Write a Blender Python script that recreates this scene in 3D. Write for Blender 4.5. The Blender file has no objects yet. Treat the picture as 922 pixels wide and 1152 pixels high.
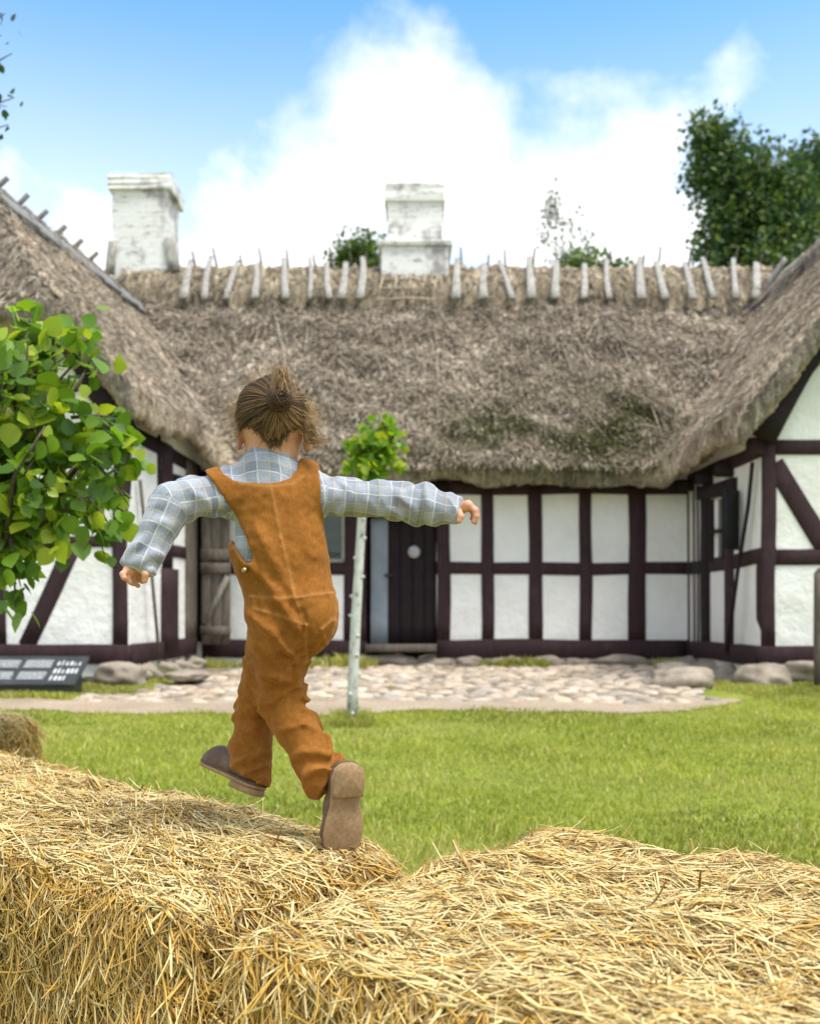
import bpy, math
import numpy as np
from mathutils import Vector, noise as mnoise

# ------------------------------------------------------------------ camera, light, sky, exposure
S = bpy.context.scene
COL = S.collection
CAMZ = 1.0
FPX = 1152.0
cam_d = bpy.data.cameras.new("camera")
cam = bpy.data.objects.new("camera", cam_d)
COL.objects.link(cam)
cam.location = (0, 0, CAMZ)
cam.rotation_euler = (math.radians(90), 0, 0)
cam_d.sensor_fit = 'VERTICAL'
cam_d.sensor_height = 36
cam_d.sensor_width = 28.8
cam_d.lens = 36
cam_d.shift_y = 119 / 1152
cam_d.clip_start = 0.02
cam_d.clip_end = 2000
cam_d.dof.use_dof = True
cam_d.dof.focus_distance = 2.15
cam_d.dof.aperture_fstop = 4.0
S.camera = cam
S.render.engine = 'CYCLES'
S.cycles.use_denoising = True
S.cycles.max_bounces = 6
S.cycles.transparent_max_bounces = 6
S.cycles.caustics_reflective = False
S.cycles.caustics_refractive = False
S.view_settings.view_transform = 'Standard'
S.view_settings.look = 'None'
S.view_settings.exposure = 1.35
S.view_settings.gamma = 1

SUN_EL, SUN_AZ = 66.0, 128.0            # azimuth clockwise from +Y (camera looks along +Y)
sd = Vector((math.sin(math.radians(SUN_AZ)) * math.cos(math.radians(SUN_EL)),
             math.cos(math.radians(SUN_AZ)) * math.cos(math.radians(SUN_EL)),
             math.sin(math.radians(SUN_EL))))
sun_d = bpy.data.lights.new("sun", 'SUN')
sun_d.energy = 2.0
sun_d.angle = math.radians(28)
sun_d.color = (1.0, 0.93, 0.82)
sun = bpy.data.objects.new("sun", sun_d)
COL.objects.link(sun)
sun.rotation_euler = (-sd).to_track_quat('-Z', 'Y').to_euler()

W = bpy.data.worlds.new("World")
S.world = W
W.use_nodes = True


class NT:
    """tiny node-tree helper"""
    def __init__(s, tree):
        s.t = tree

    def n(s, typ, ins=None, **kw):
        nd = s.t.nodes.new(typ)
        for k, v in kw.items():
            setattr(nd, k, v)
        for k, v in (ins or {}).items():
            if isinstance(v, bpy.types.NodeSocket):
                s.t.links.new(v, nd.inputs[k])
            elif v is not None:
                nd.inputs[k].default_value = v
        return nd

    def math(s, op, a, b=0.5, c=None, clamp=False):
        nd = s.n('ShaderNodeMath', {0: a, 1: b, 2: c}, operation=op, use_clamp=clamp)
        return nd.outputs[0]

    def ramp(s, fac, stops, interp='LINEAR'):
        nd = s.n('ShaderNodeValToRGB', {'Fac': fac})
        cr = nd.color_ramp
        cr.interpolation = interp
        while len(cr.elements) < len(stops):
            cr.elements.new(0.5)
        for e, (p, c) in zip(cr.elements, stops):
            e.position = p
            e.color = (c[0], c[1], c[2], 1) if not isinstance(c, (int, float)) else (c, c, c, 1)
        return nd.outputs[0]

    def mix(s, fac, a, b, mode='MIX'):
        nd = s.n('ShaderNodeMix', data_type='RGBA', blend_type=mode)
        for i, v in ((0, fac), (6, a), (7, b)):
            if isinstance(v, bpy.types.NodeSocket):
                s.t.links.new(v, nd.inputs[i])
            else:
                nd.inputs[i].default_value = v if i == 0 else (v[0], v[1], v[2], 1)
        return nd.outputs[2]

    def noise(s, vec, scale, detail=4, rough=0.55, dist=0.0):
        return s.n('ShaderNodeTexNoise', {'Vector': vec, 'Scale': scale, 'Detail': detail, 'Roughness': rough,
                                          'Distortion': dist}).outputs[0]

    def mapr(s, v, a, b, c=0.0, d=1.0, smooth=True):
        nd = s.n('ShaderNodeMapRange', {'Value': v, 1: a, 2: b, 3: c, 4: d})
        nd.interpolation_type = 'SMOOTHSTEP' if smooth else 'LINEAR'
        return nd.outputs[0]


def pxdir(x, y):
    v = Vector(((x - 461) / FPX, 1.0, (695 - y) / FPX))
    return v.normalized()


def build_world():
    t = W.node_tree
    t.nodes.clear()
    N = NT(t)
    out = N.n('ShaderNodeOutputWorld')
    sky = N.n('ShaderNodeTexSky', sky_type='NISHITA')
    sky.sun_disc = False
    sky.sun_elevation = math.radians(SUN_EL)
    sky.sun_rotation = math.radians(SUN_AZ)
    sky.air_density = 1.0
    sky.dust_density = 0.6
    sky.ozone_density = 1.2
    d = N.n('ShaderNodeTexCoord').outputs['Generated']
    sep = N.n('ShaderNodeSeparateXYZ', {0: d})
    n1 = N.noise(d, 7.0, 8, 0.58, 0.25)
    n2 = N.noise(d, 2.3, 4, 0.5)
    # cumulus bank above the roof: soft lobes in direction space, broken up by noise
    lobes = [(398, 100, 46), (450, 160, 95), (520, 215, 125), (600, 240, 130), (700, 235, 120), (330, 285, 150),
             (770, 250, 110), (200, 300, 95), (14, 190, 42), (815, 105, 22), (120, 330, 120), (285, 205, 34)]
    best = None
    for (x, y, r) in lobes:
        c = pxdir(x, y)
        dist = N.n('ShaderNodeVectorMath', {0: d, 1: tuple(c)}, operation='DISTANCE').outputs['Value']
        q = N.math('SUBTRACT', r / FPX * 1.0, dist)
        best = q if best is None else N.math('SMOOTH_MAX', best, q, 0.02)
    wob = N.math('MULTIPLY', N.math('SUBTRACT', n1, 0.5), 0.22)
    m1 = N.mapr(N.math('ADD', best, wob), -0.035, 0.085)
    # scattered cloud over the rest of the dome, kept out of the patch above the roofs
    c = pxdir(430, 60)
    far = N.mapr(N.n('ShaderNodeVectorMath', {0: d, 1: tuple(c)}, operation='DISTANCE').outputs['Value'], 0.55, 0.95)
    m2 = N.math('MULTIPLY', N.mapr(N.math('ADD', n2, N.math('MULTIPLY', N.math('SUBTRACT', n1, 0.5), 0.5)), 0.42, 0.6), far)
    haze = N.mapr(sep.outputs[2], 0.20, 0.56, 0.80, 0.0)
    mask = N.math('MAXIMUM', N.math('MAXIMUM', m1, m2), haze, clamp=True)
    mask = N.math('MULTIPLY', mask, 0.97)
    bg1 = N.n('ShaderNodeBackground', {'Color': N.mix(1.0, sky.outputs[0], (0.62, 1.10, 1.20), 'MULTIPLY'), 'Strength': 0.10})
    cc = N.ramp(N.mapr(n1, 0.3, 0.7), [(0, (0.93, 0.93, 0.95)), (1, (1, 0.97, 0.935))])
    bg2 = N.n('ShaderNodeBackground', {'Color': cc, 'Strength': 0.62})
    mx = N.n('ShaderNodeMixShader', {0: mask, 1: bg1.outputs[0], 2: bg2.outputs[0]})
    t.links.new(mx.outputs[0], out.inputs[0])


build_world()

# ------------------------------------------------------------------ helpers
R = np.random.default_rng(11)


def P(x, y, Y):
    """a point of the photograph at real depth Y (metres from the camera)"""
    return Vector(((x - 461) / FPX * Y, Y, CAMZ + (695 - y) / FPX * Y))


def props(o, label=None, cat=None, group=None, kind=None):
    if label: o["label"] = label
    if cat: o["category"] = cat
    if group: o["group"] = group
    if kind: o["kind"] = kind
    return o


def link(name, me, parent=None):
    o = bpy.data.objects.new(name, me)
    COL.objects.link(o)
    if parent: o.parent = parent
    return o


def empty(name, loc=(0, 0, 0)):
    o = bpy.data.objects.new(name, None)
    COL.objects.link(o)
    o.location = loc
    o.empty_display_size = 0.1
    bpy.context.view_layer.update()
    return o


def mesh_np(name, V, F, mat, parent=None, smooth=True, col=None, attrs=None):
    """F: (n,k) int array or list of such arrays (tri + quad)"""
    me = bpy.data.meshes.new(name)
    V = np.asarray(V, dtype=np.float32)
    Fs = F if isinstance(F, list) else [F]
    Fs = [np.asarray(f, dtype=np.int32) for f in Fs if len(f)]
    me.vertices.add(len(V))
    me.vertices.foreach_set('co', V.ravel())
    loops = np.concatenate([f.ravel() for f in Fs])
    tot = np.concatenate([np.full(len(f), f.shape[1], np.int32) for f in Fs])
    start = np.concatenate([[0], np.cumsum(tot)[:-1]]).astype(np.int32)
    me.loops.add(len(loops))
    me.loops.foreach_set('vertex_index', loops)
    me.polygons.add(len(tot))
    me.polygons.foreach_set('loop_start', start)
    me.polygons.foreach_set('loop_total', tot)
    me.polygons.foreach_set('use_smooth', np.full(len(tot), smooth))
    if col is not None:
        a = me.attributes.new('col', 'FLOAT_COLOR', 'POINT')
        c = np.ones((len(V), 4), np.float32)
        c[:, :3] = col
        a.data.foreach_set('color', c.ravel())
    for k, v in (attrs or {}).items():
        a = me.attributes.new(k, 'FLOAT', 'POINT')
        a.data.foreach_set('value', np.asarray(v, np.float32))
    me.update(calc_edges=True)
    me.validate()
    if mat: me.materials.append(mat)
    o = link(name, me, parent)
    if parent is not None:
        o.matrix_parent_inverse = parent.matrix_world.inverted()
    return o


class MB:
    """collects simple shapes into one mesh"""
    def __init__(s):
        s.V, s.F3, s.F4, s.C, s.n = [], [], [], [], 0

    def add(s, V, F, col=None):
        V = np.asarray(V, float)
        F = np.asarray(F, int)
        s.V.append(V)
        (s.F3 if F.shape[1] == 3 else s.F4).append(F + s.n)
        s.C.append(np.ones((len(V), 3)) * (1 if col is None else np.asarray(col)))
        s.n += len(V)

    def build(s, name, mat, parent=None, smooth=False, use_col=False):
        V = np.concatenate(s.V)
        F = []
        if s.F3: F.append(np.concatenate(s.F3))
        if s.F4: F.append(np.concatenate(s.F4))
        return mesh_np(name, V, F, mat, parent, smooth, np.concatenate(s.C) if use_col else None)

    def beam(s, a, b, w, d, up, wob=0.0, bev=0.012, seg=None, taper=1.0, seed=0):
        """bar from a to b, w wide (across up x axis), d deep along up, bevelled edges, hand-hewn wobble"""
        a, b, up = (np.asarray(q, float) for q in (a, b, up))
        ax = b - a
        L = np.linalg.norm(ax)
        ax /= L
        up = up - ax * up.dot(ax)
        up /= np.linalg.norm(up)
        sx = np.cross(ax, up)
        seg = seg or max(1, int(L / 0.22))
        rg = np.random.default_rng(int(abs(a[0] * 131 + b[2] * 373 + a[2] * 71) * 10) + seed)
        prof = np.array([(-1, -1, 1, 0), (1, -1, -1, 0), (1, -1, 0, 1), (1, 1, 0, -1), (1, 1, -1, 0), (-1, 1, 1, 0), (-1, 1, 0, -1), (-1, -1, 0, 1)], float)
        V = []
        ph = rg.uniform(0, 6, 6)
        for i in range(seg + 1):
            t = i / seg
            k = 1 + (taper - 1) * t
            off = wob * (math.sin(ph[0] + t * L * 2.3) + 0.6 * math.sin(ph[1] + t * L * 5.1))
            off2 = wob * 0.35 * math.sin(ph[2] + t * L * 3.1)
            ww = (w / 2 * k) * (1 + (wob * 4) * math.sin(ph[3] + t * L * 4.0) + rg.normal(0, wob * 1.2))
            for (px, py, bx, by) in prof:
                V.append(a + ax * (L * t) + sx * (px * ww + bx * bev + off) + up * (py * d / 2 * k + by * bev + off2))
        V = np.array(V)
        F = []
        for i in range(seg):
            for j in range(8):
                F.append((i * 8 + j, i * 8 + (j + 1) % 8, (i + 1) * 8 + (j + 1) % 8, (i + 1) * 8 + j))
        s.add(V, F)
        base = s.n - len(V)
        for r0 in (0, seg * 8):
            idx = [(0, 1, 2, 3), (0, 3, 4, 7), (4, 5, 6, 7)]
            for q in idx:
                f = np.array(q) + r0 + base
                s.F4.append(np.array([f if r0 else f[::-1]]))
        return s

    def tube(s, pts, rad, n=8, col=None):
        pts = np.asarray(pts, float)
        rad = np.ones(len(pts)) * rad
        V = []
        ref = np.array([0.31, 0.22, 0.92])
        for i in range(len(pts)):
            t = pts[min(i + 1, len(pts) - 1)] - pts[max(i - 1, 0)]
            t /= np.linalg.norm(t) + 1e-9
            u = np.cross(t, ref if abs(t.dot(ref)) < 0.95 else np.array([1.0, 0, 0]))
            u /= np.linalg.norm(u)
            v = np.cross(t, u)
            for k in range(n):
                an = 2 * math.pi * k / n
                V.append(pts[i] + rad[i] * (math.cos(an) * u + math.sin(an) * v))
        F = [(i * n + k, i * n + (k + 1) % n, (i + 1) * n + (k + 1) % n, (i + 1) * n + k) for i in range(len(pts) - 1) for k in range(n)]
        V += [pts[0], pts[-1]]
        s.add(V, F, col)
        b = s.n - len(V)
        a0, a1 = b + len(V) - 2, b + len(V) - 1
        e = b + (len(pts) - 1) * n
        s.F3.append(np.array([(a0, b + (k + 1) % n, b + k) for k in range(n)] + [(a1, e + k, e + (k + 1) % n) for k in range(n)]))
        return s

    def box(s, lo, hi):
        x0, y0, z0 = lo
        x1, y1, z1 = hi
        V = [(x0, y0, z0), (x1, y0, z0), (x1, y1, z0), (x0, y1, z0), (x0, y0, z1), (x1, y0, z1), (x1, y1, z1), (x0, y1, z1)]
        F = [(0, 3, 2, 1), (4, 5, 6, 7), (0, 1, 5, 4), (1, 2, 6, 5), (2, 3, 7, 6), (3, 0, 4, 7)]
        s.add(V, F)
        return s


# ---- smooth pseudo-noise on arrays (sums of rotated sines): cheap, continuous
_nr = np.random.default_rng(5)
_ND = [(_nr.normal(size=3), _nr.uniform(0, 6.28)) for _ in range(14)]


def snoise(X, Y, Z, f=1.0, octs=2):
    out = 0
    amp, tot = 1.0, 0
    for o in range(octs):
        for k in range(5):
            d, ph = _ND[(k + o * 5) % 14]
            out = out + amp * np.sin((X * d[0] + Y * d[1] + Z * d[2]) * f * (1 + 0.23 * k) + ph)
        tot += amp * 2.2
        amp *= 0.55
        f *= 2.1
    return out / tot


# ---- implicit surfaces
class Grid:
    def __init__(s, lo, hi, h):
        s.lo = np.asarray(lo, float)
        s.h = h
        n = np.ceil((np.asarray(hi, float) - s.lo) / h).astype(int) + 1
        s.ax = [s.lo[i] + h * np.arange(n[i]) for i in range(3)]
        s.F = np.full(tuple(n), 0.3, np.float32)

    def sub(s, lo, hi):
        sl = []
        for i in range(3):
            a = int(np.clip(math.floor((lo[i] - s.lo[i]) / s.h), 0, len(s.ax[i]) - 1))
            b = int(np.clip(math.ceil((hi[i] - s.lo[i]) / s.h) + 1, a + 1, len(s.ax[i])))
            sl.append(slice(a, b))
        g = np.meshgrid(*(s.ax[i][sl[i]].astype(np.float32) for i in range(3)), indexing='ij', sparse=True)
        return tuple(sl), g

    def put(s, sl, d, k):
        a = s.F[sl]
        if k > 0:
            hh = np.clip(0.5 + 0.5 * (a - d) / k, 0, 1)
            s.F[sl] = a + (d - a) * hh - k * hh * (1 - hh)
        else:
            s.F[sl] = np.minimum(a, d)

    def cap(s, a, b, ra, rb, k=0.02, flat=None, cut=None, pad=0.05, disp=None):
        """round cone a-b; flat=(dir, factor) squashes it along dir; cut=[(point, normal)] half spaces; disp(x,y,z,t)"""
        a, b = np.asarray(a, float), np.asarray(b, float)
        m = max(ra, rb) + pad
        sl, (x, y, z) = s.sub(np.minimum(a, b) - m, np.maximum(a, b) + m)
        px, py, pz = x - a[0], y - a[1], z - a[2]
        ba = b - a
        if flat is not None:
            n, q = np.asarray(flat[0], float), flat[1]
            n = n / np.linalg.norm(n)
            e = (1 / q - 1)
            dt = px * n[0] + py * n[1] + pz * n[2]
            px, py, pz = px + e * dt * n[0], py + e * dt * n[1], pz + e * dt * n[2]
            ba = ba + e * ba.dot(n) * n
        t = np.clip((px * ba[0] + py * ba[1] + pz * ba[2]) / max(ba.dot(ba), 1e-9), 0, 1)
        d = np.sqrt((px - t * ba[0]) ** 2 + (py - t * ba[1]) ** 2 + (pz - t * ba[2]) ** 2) - (ra + (rb - ra) * t)
        if disp is not None:
            d = d - disp(x, y, z, t)
        for c in cut or []:
            c0, cn = np.asarray(c[0], float), np.asarray(c[1], float)
            cn = cn / np.linalg.norm(cn)
            dc = (x - c0[0]) * cn[0] + (y - c0[1]) * cn[1] + (z - c0[2]) * cn[2]
            d = np.maximum(d, dc)
        s.put(sl, d.astype(np.float32), k)

    def ell(s, c, r, k=0.02, M=None, pad=0.03):
        c, r = np.asarray(c, float), np.asarray(r, float)
        m = r.max() + pad
        sl, (x, y, z) = s.sub(c - m, c + m)
        q = [x - c[0], y - c[1], z - c[2]]
        if M is not None:
            M = np.asarray(M, float)
            q = [q[0] * M[i][0] + q[1] * M[i][1] + q[2] * M[i][2] for i in range(3)]
        k0 = np.sqrt((q[0] / r[0]) ** 2 + (q[1] / r[1]) ** 2 + (q[2] / r[2]) ** 2)
        d = (k0 - 1) * r.min() * (0.5 + 0.5 * np.clip(k0, 0, 3))
        s.put(sl, d.astype(np.float32), k)

    def mesh(s):
        return surface_nets(s.F, s.lo, s.h)


def surface_nets(F, lo, h):
    Sg = F < 0
    nx, ny, nz = F.shape
    offs = [(i, j, k) for i in (0, 1) for j in (0, 1) for k in (0, 1)]
    cnt = np.zeros((nx - 1, ny - 1, nz - 1), np.int8)
    for (i, j, k) in offs:
        cnt += Sg[i:nx - 1 + i, j:ny - 1 + j, k:nz - 1 + k]
    act = (cnt > 0) & (cnt < 8)
    idx = np.full(act.shape, -1, np.int32)
    ci = np.argwhere(act)
    idx[act] = np.arange(len(ci))
    acc = np.zeros((len(ci), 3))
    n = np.zeros(len(ci))
    vals = {o: F[ci[:, 0] + o[0], ci[:, 1] + o[1], ci[:, 2] + o[2]] for o in offs}
    for a in offs:
        for ax in range(3):
            if a[ax] == 0:
                b = list(a)
                b[ax] = 1
                b = tuple(b)
                fa, fb = vals[a], vals[b]
                m = (fa < 0) != (fb < 0)
                t = np.where(m, fa / np.where(m, fa - fb, 1), 0)
                p = np.tile(np.array(a, float), (len(ci), 1))
                p[:, ax] += t
                acc[m] += p[m]
                n += m
    V = np.asarray(lo) + h * (ci + acc / n[:, None])
    Q = []
    for ax in range(3):
        e1, e2 = (ax + 1) % 3, (ax + 2) % 3
        A = np.take(Sg, range(0, F.shape[ax] - 1), axis=ax)
        B = np.take(Sg, range(1, F.shape[ax]), axis=ax)
        ch = A != B
        p = np.argwhere(ch)
        ok = (p[:, e1] > 0) & (p[:, e2] > 0) & (p[:, e1] < F.shape[e1] - 1) & (p[:, e2] < F.shape[e2] - 1)
        p = p[ok]
        ins = A[p[:, 0], p[:, 1], p[:, 2]]

        def c(d1, d2):
            q = p.copy()
            q[:, e1] += d1
            q[:, e2] += d2
            return idx[q[:, 0], q[:, 1], q[:, 2]]
        q = np.stack([c(-1, -1), c(0, -1), c(0, 0), c(-1, 0)], 1)
        q[~ins] = q[~ins][:, ::-1]
        Q.append(q)
    Q = np.concatenate(Q)
    return V, Q[(Q >= 0).all(1)]


def relax(V, F, it=2, lam=0.5):
    e = np.concatenate([F[:, [0, 1]], F[:, [1, 2]], F[:, [2, 3]], F[:, [3, 0]]])
    deg = np.bincount(e.ravel(), minlength=len(V))[:, None] + 1e-9
    for _ in range(it):
        a = np.stack([np.bincount(e[:, 0], V[e[:, 1], i], len(V)) + np.bincount(e[:, 1], V[e[:, 0], i], len(V)) for i in range(3)], 1)
        V = V + lam * (a / deg - V)
    return V


def vnormals(V, F):
    n = np.cross(V[F[:, 2]] - V[F[:, 0]], V[F[:, 3]] - V[F[:, 1]])
    out = np.stack([sum(np.bincount(F[:, k], n[:, i], len(V)) for k in range(4)) for i in range(3)], 1)
    return out / (np.linalg.norm(out, axis=1, keepdims=True) + 1e-9)


def seg2(x, z, a, b):
    """2-D distance to segment"""
    bx, bz = b[0] - a[0], b[1] - a[1]
    t = np.clip(((x - a[0]) * bx + (z - a[1]) * bz) / (bx * bx + bz * bz + 1e-12), 0, 1)
    return np.sqrt((x - a[0] - t * bx) ** 2 + (z - a[1] - t * bz) ** 2), t


def poly2(x, z, pts):
    """signed 2-D distance to polygon (negative inside)"""
    d = None
    inside = np.zeros(np.broadcast(x, z).shape, bool)
    for i in range(len(pts)):
        a, b = pts[i], pts[(i + 1) % len(pts)]
        q, _ = seg2(x, z, a, b)
        d = q if d is None else np.minimum(d, q)
        cond = ((a[1] > z) != (b[1] > z)) & (x < (b[0] - a[0]) * (z - a[1]) / ((b[1] - a[1]) + 1e-12) + a[0])
        inside ^= cond
    return np.where(inside, -d, d)


def ribbons(P0, P1, P2, Wd, N0, col, mid=2.0, tri=True):
    """many bent stalks: quadratic through P0,P1,P2, 3-sided section, tapered ends; returns V,F,C"""
    n = len(P0)
    ts = np.array([0, 0.35, 0.7, 1.0])
    rings = []
    C = []
    for t in ts:
        c = ((1 - t) * (1 - 2 * t))[None] * 0 if False else None
        p = (1 - t) ** 2 * P0 + 2 * t * (1 - t) * P1 + t * t * P2
        tg = 2 * (1 - t) * (P1 - P0) + 2 * t * (P2 - P1)
        tg /= np.linalg.norm(tg, axis=1, keepdims=True) + 1e-9
        sx = np.cross(tg, N0)
        sx /= np.linalg.norm(sx, axis=1, keepdims=True) + 1e-9
        nn = np.cross(sx, tg)
        w = (Wd * (1.0 if 0.1 < t < 0.9 else 0.7))[:, None]
        rings += [p + sx * w * 0.5, p + nn * w * 0.32, p - sx * w * 0.5]
        C += [col] * 3
    V = np.stack(rings, 1).reshape(-1, 3)
    C = np.stack(C, 1).reshape(-1, 3)
    m = len(ts)
    base = (np.arange(n) * 3 * m)[:, None]
    F = []
    for i in range(m - 1):
        for j in range(3):
            j2 = (j + 1) % 3
            F.append(base + np.array([[i * 3 + j, i * 3 + j2, (i + 1) * 3 + j2, (i + 1) * 3 + j]]))
    return V, np.concatenate(F), C


# ------------------------------------------------------------------ materials
def material(name, rough=0.8, spec=0.3):
    m = bpy.data.materials.new(name)
    m.use_nodes = True
    N = NT(m.node_tree)
    b = m.node_tree.nodes['Principled BSDF']
    b.inputs['Roughness'].default_value = rough
    b.inputs['Specular IOR Level'].default_value = spec
    return m, N, b


def L(N, s, b, inp):
    N.t.links.new(s, b.inputs[inp])


def bump(N, b, h, strength=0.5, dist=0.01):
    nd = N.n('ShaderNodeBump', {'Height': h, 'Strength': strength, 'Distance': dist})
    L(N, nd.outputs[0], b, 'Normal')


def obco(N):
    return N.n('ShaderNodeTexCoord').outputs['Object']


def m_attr(name, rough=0.7, spec=0.25, trans=None, noise=None, sheen=0.0, hue=None):
    """colour from the 'col' attribute"""
    m, N, b = material(name, rough, spec)
    c = N.n('ShaderNodeAttribute', attribute_name='col').outputs['Color']
    if noise:
        n = N.noise(obco(N), noise[0], 3)
        c = N.mix(1.0, c, N.ramp(n, [(0.3, noise[1]), (0.7, noise[2])]), 'MULTIPLY')
    L(N, c, b, 'Base Color')
    if trans:
        tr = N.n('ShaderNodeBsdfTranslucent', {'Color': N.mix(1.0, c, trans[1], 'MULTIPLY')})
        mx = N.n('ShaderNodeMixShader', {0: trans[0], 1: b.outputs[0], 2: tr.outputs[0]})
        N.t.links.new(mx.outputs[0], m.node_tree.nodes['Material Output'].inputs[0])
    return m


def m_plaster():
    m, N, b = material('limewash_plaster', 0.9, 0.15)
    co = obco(N)
    n1 = N.noise(co, 1.6, 5, 0.6)
    n2 = N.noise(co, 14, 5, 0.6)
    c = N.ramp(n1, [(0.25, (0.72, 0.70, 0.665)), (0.6, (0.84, 0.83, 0.81))])
    st = N.mapr(n2, 0.62, 0.75)
    c = N.mix(N.math('MULTIPLY', st, 0.25), c, (0.55, 0.5, 0.42))
    z = N.n('ShaderNodeSeparateXYZ', {0: co}).outputs[2]
    low = N.mapr(N.math('ADD', z, N.math('MULTIPLY', n2, 0.25)), 0.78, 1.0, 0.35, 0.0)
    c = N.mix(low, c, (0.60, 0.57, 0.50))
    L(N, c, b, 'Base Color')
    bump(N, b, N.math('ADD', N.math('MULTIPLY', N.noise(co, 4, 3), 2.0), N.math('ADD', n2, N.math('MULTIPLY', N.noise(co, 60, 3), 0.3))), 0.5, 0.03)
    return m


def m_timber(name, c0, c1, grey=0.0):
    m, N, b = material(name, 0.75, 0.25)
    co = obco(N)
    mp = N.n('ShaderNodeMapping', {'Vector': co, 'Scale': (9, 9, 2.0)}).outputs[0]
    n1 = N.noise(mp, 3.0, 6, 0.65, 0.8)
    n2 = N.noise(co, 5, 4)
    c = N.ramp(n1, [(0.3, c0), (0.7, c1)])
    c = N.mix(N.mapr(n2, 0.55, 0.8, 0, 0.35), c, tuple(min(1, q * 1.7 + 0.01) for q in c1))
    L(N, c, b, 'Base Color')
    bump(N, b, n1, 0.4, 0.01)
    return m


def m_thatch():
    m, N, b = material('thatch', 0.95, 0.1)
    co = obco(N)
    at = N.n('ShaderNodeAttribute', attribute_name='col').outputs['Color']
    mp = N.n('ShaderNodeMapping', {'Vector': co, 'Scale': (1.0, 0.55, 0.55)}).outputs[0]
    n1 = N.noise(mp, 16, 6, 0.75)
    n2 = N.noise(co, 1.1, 5, 0.6)
    n3 = N.noise(mp, 55, 3, 0.7)
    sx = N.noise(N.n('ShaderNodeMapping', {'Vector': co, 'Scale': (1, .09, .09)}).outputs[0], 26, 5, .65, .6)
    sy = N.noise(N.n('ShaderNodeMapping', {'Vector': co, 'Scale': (.09, 1, .09)}).outputs[0], 26, 5, .65, .6)
    nx = N.math('ABSOLUTE', N.n('ShaderNodeSeparateXYZ', {0: N.n('ShaderNodeNewGeometry').outputs['True Normal']}).outputs[0])
    wing = N.mapr(nx, .42, .55)
    st = N.math('ADD', N.math('MULTIPLY', sx, N.math('SUBTRACT', 1.0, wing)), N.math('MULTIPLY', sy, wing))
    c = N.mix(1.0, at, N.ramp(n1, [(0.3, 0.50), (0.5, 0.95), (0.72, 1.5)]), 'MULTIPLY')
    c = N.mix(1.0, c, N.ramp(st, [(0.35, 0.62), (0.5, 1.0), (0.66, 1.5)]), 'MULTIPLY')
    c = N.mix(1.0, c, N.ramp(n3, [(0.3, 0.55), (0.7, 1.45)]), 'MULTIPLY')
    c = N.mix(1.0, c, N.ramp(n2, [(0.3, 0.8), (0.7, 1.15)]), 'MULTIPLY')
    L(N, c, b, 'Base Color')
    bump(N, b, N.math('ADD', N.math('ADD', n1, st), N.math('MULTIPLY', n3, 0.5)), 1.0, 0.06)
    return m


def m_simple(name, c0, c1, scale=8, rough=0.8, spec=0.25, bs=0.3, bd=0.01):
    m, N, b = material(name, rough, spec)
    n = N.noise(obco(N), scale, 5, 0.6)
    L(N, N.ramp(n, [(0.3, c0), (0.7, c1)]), b, 'Base Color')
    if bs: bump(N, b, n, bs, bd)
    return m


def m_chimney():
    m, N, b = material('limewashed_brick', 0.9, 0.15)
    co = obco(N)
    # courses by height, joints by running bond along x+y
    sp = N.n('ShaderNodeSeparateXYZ', {0: co})
    vec = N.n('ShaderNodeCombineXYZ', {0: N.math('ADD', sp.outputs[0], sp.outputs[1]), 1: sp.outputs[2], 2: 0.0}).outputs[0]
    br = N.n('ShaderNodeTexBrick', {'Vector': vec, 'Scale': 1.0, 'Mortar Size': 0.006, 'Mortar Smooth': 0.6,
                                    'Brick Width': 0.24, 'Row Height': 0.072})
    n = N.noise(co, 2.2, 6, 0.65)
    n2 = N.noise(N.n('ShaderNodeMapping', {'Vector': co, 'Scale': (1, 1, 3.2)}).outputs[0], 6, 5, 0.7)
    c = N.ramp(n, [(0.36, (0.34, 0.31, 0.31)), (0.48, (0.74, 0.73, 0.72))])
    worn = N.mapr(n2, 0.555, 0.64)
    c = N.mix(N.math('MULTIPLY', worn, 0.75), c, (0.30, 0.25, 0.24))
    c = N.mix(N.math('MULTIPLY', br.outputs['Fac'], N.mapr(n2, 0.50, 0.62, 0.0, 0.55)), c, (0.25, 0.22, 0.2))
    L(N, c, b, 'Base Color')
    bump(N, b, N.math('SUBTRACT', n2, N.math('MULTIPLY', br.outputs['Fac'], 0.6)), 0.5, 0.02)
    return m


M = {}
M['plaster'] = m_plaster()
M['timber'] = m_timber('maroon_tarred_timber', (0.024, 0.011, 0.0135), (0.050, 0.025, 0.029))
M['dark_timber'] = m_timber('dark_timber', (0.010, 0.006, 0.007), (0.022, 0.012, 0.014))
M['grey_wood'] = m_timber('weathered_wood', (0.07, 0.055, 0.045), (0.19, 0.16, 0.13))
M['log'] = m_timber('split_oak_log', (0.17, 0.155, 0.14), (0.44, 0.42, 0.385))
M['thatch'] = m_thatch()
M['chimney'] = m_chimney()
M['boulder'] = m_simple('field_stone', (0.21, 0.175, 0.135), (0.42, 0.355, 0.285), 7, 0.9, 0.2, 0.5, 0.03)
M['cobble'] = m_attr('cobblestone', 0.85, 0.2, noise=(22, (0.75, 0.75, 0.75), (1.15, 1.15, 1.15)))
M['straw'] = m_attr('straw', 0.55, 0.35, trans=(0.25, (1.1, 1.0, 0.8)))
M['leaf'] = m_attr('leaf', 0.42, 0.45, trans=(0.45, (1.6, 1.5, 0.5)))
M['far_leaf'] = m_attr('far_leaf', 0.5, 0.4, trans=(0.3, (1.3, 1.4, 0.6)))
M['grass'] = m_attr('grass_blade', 0.6, 0.25, trans=(0.35, (1.3, 1.35, 0.6)))
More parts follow.
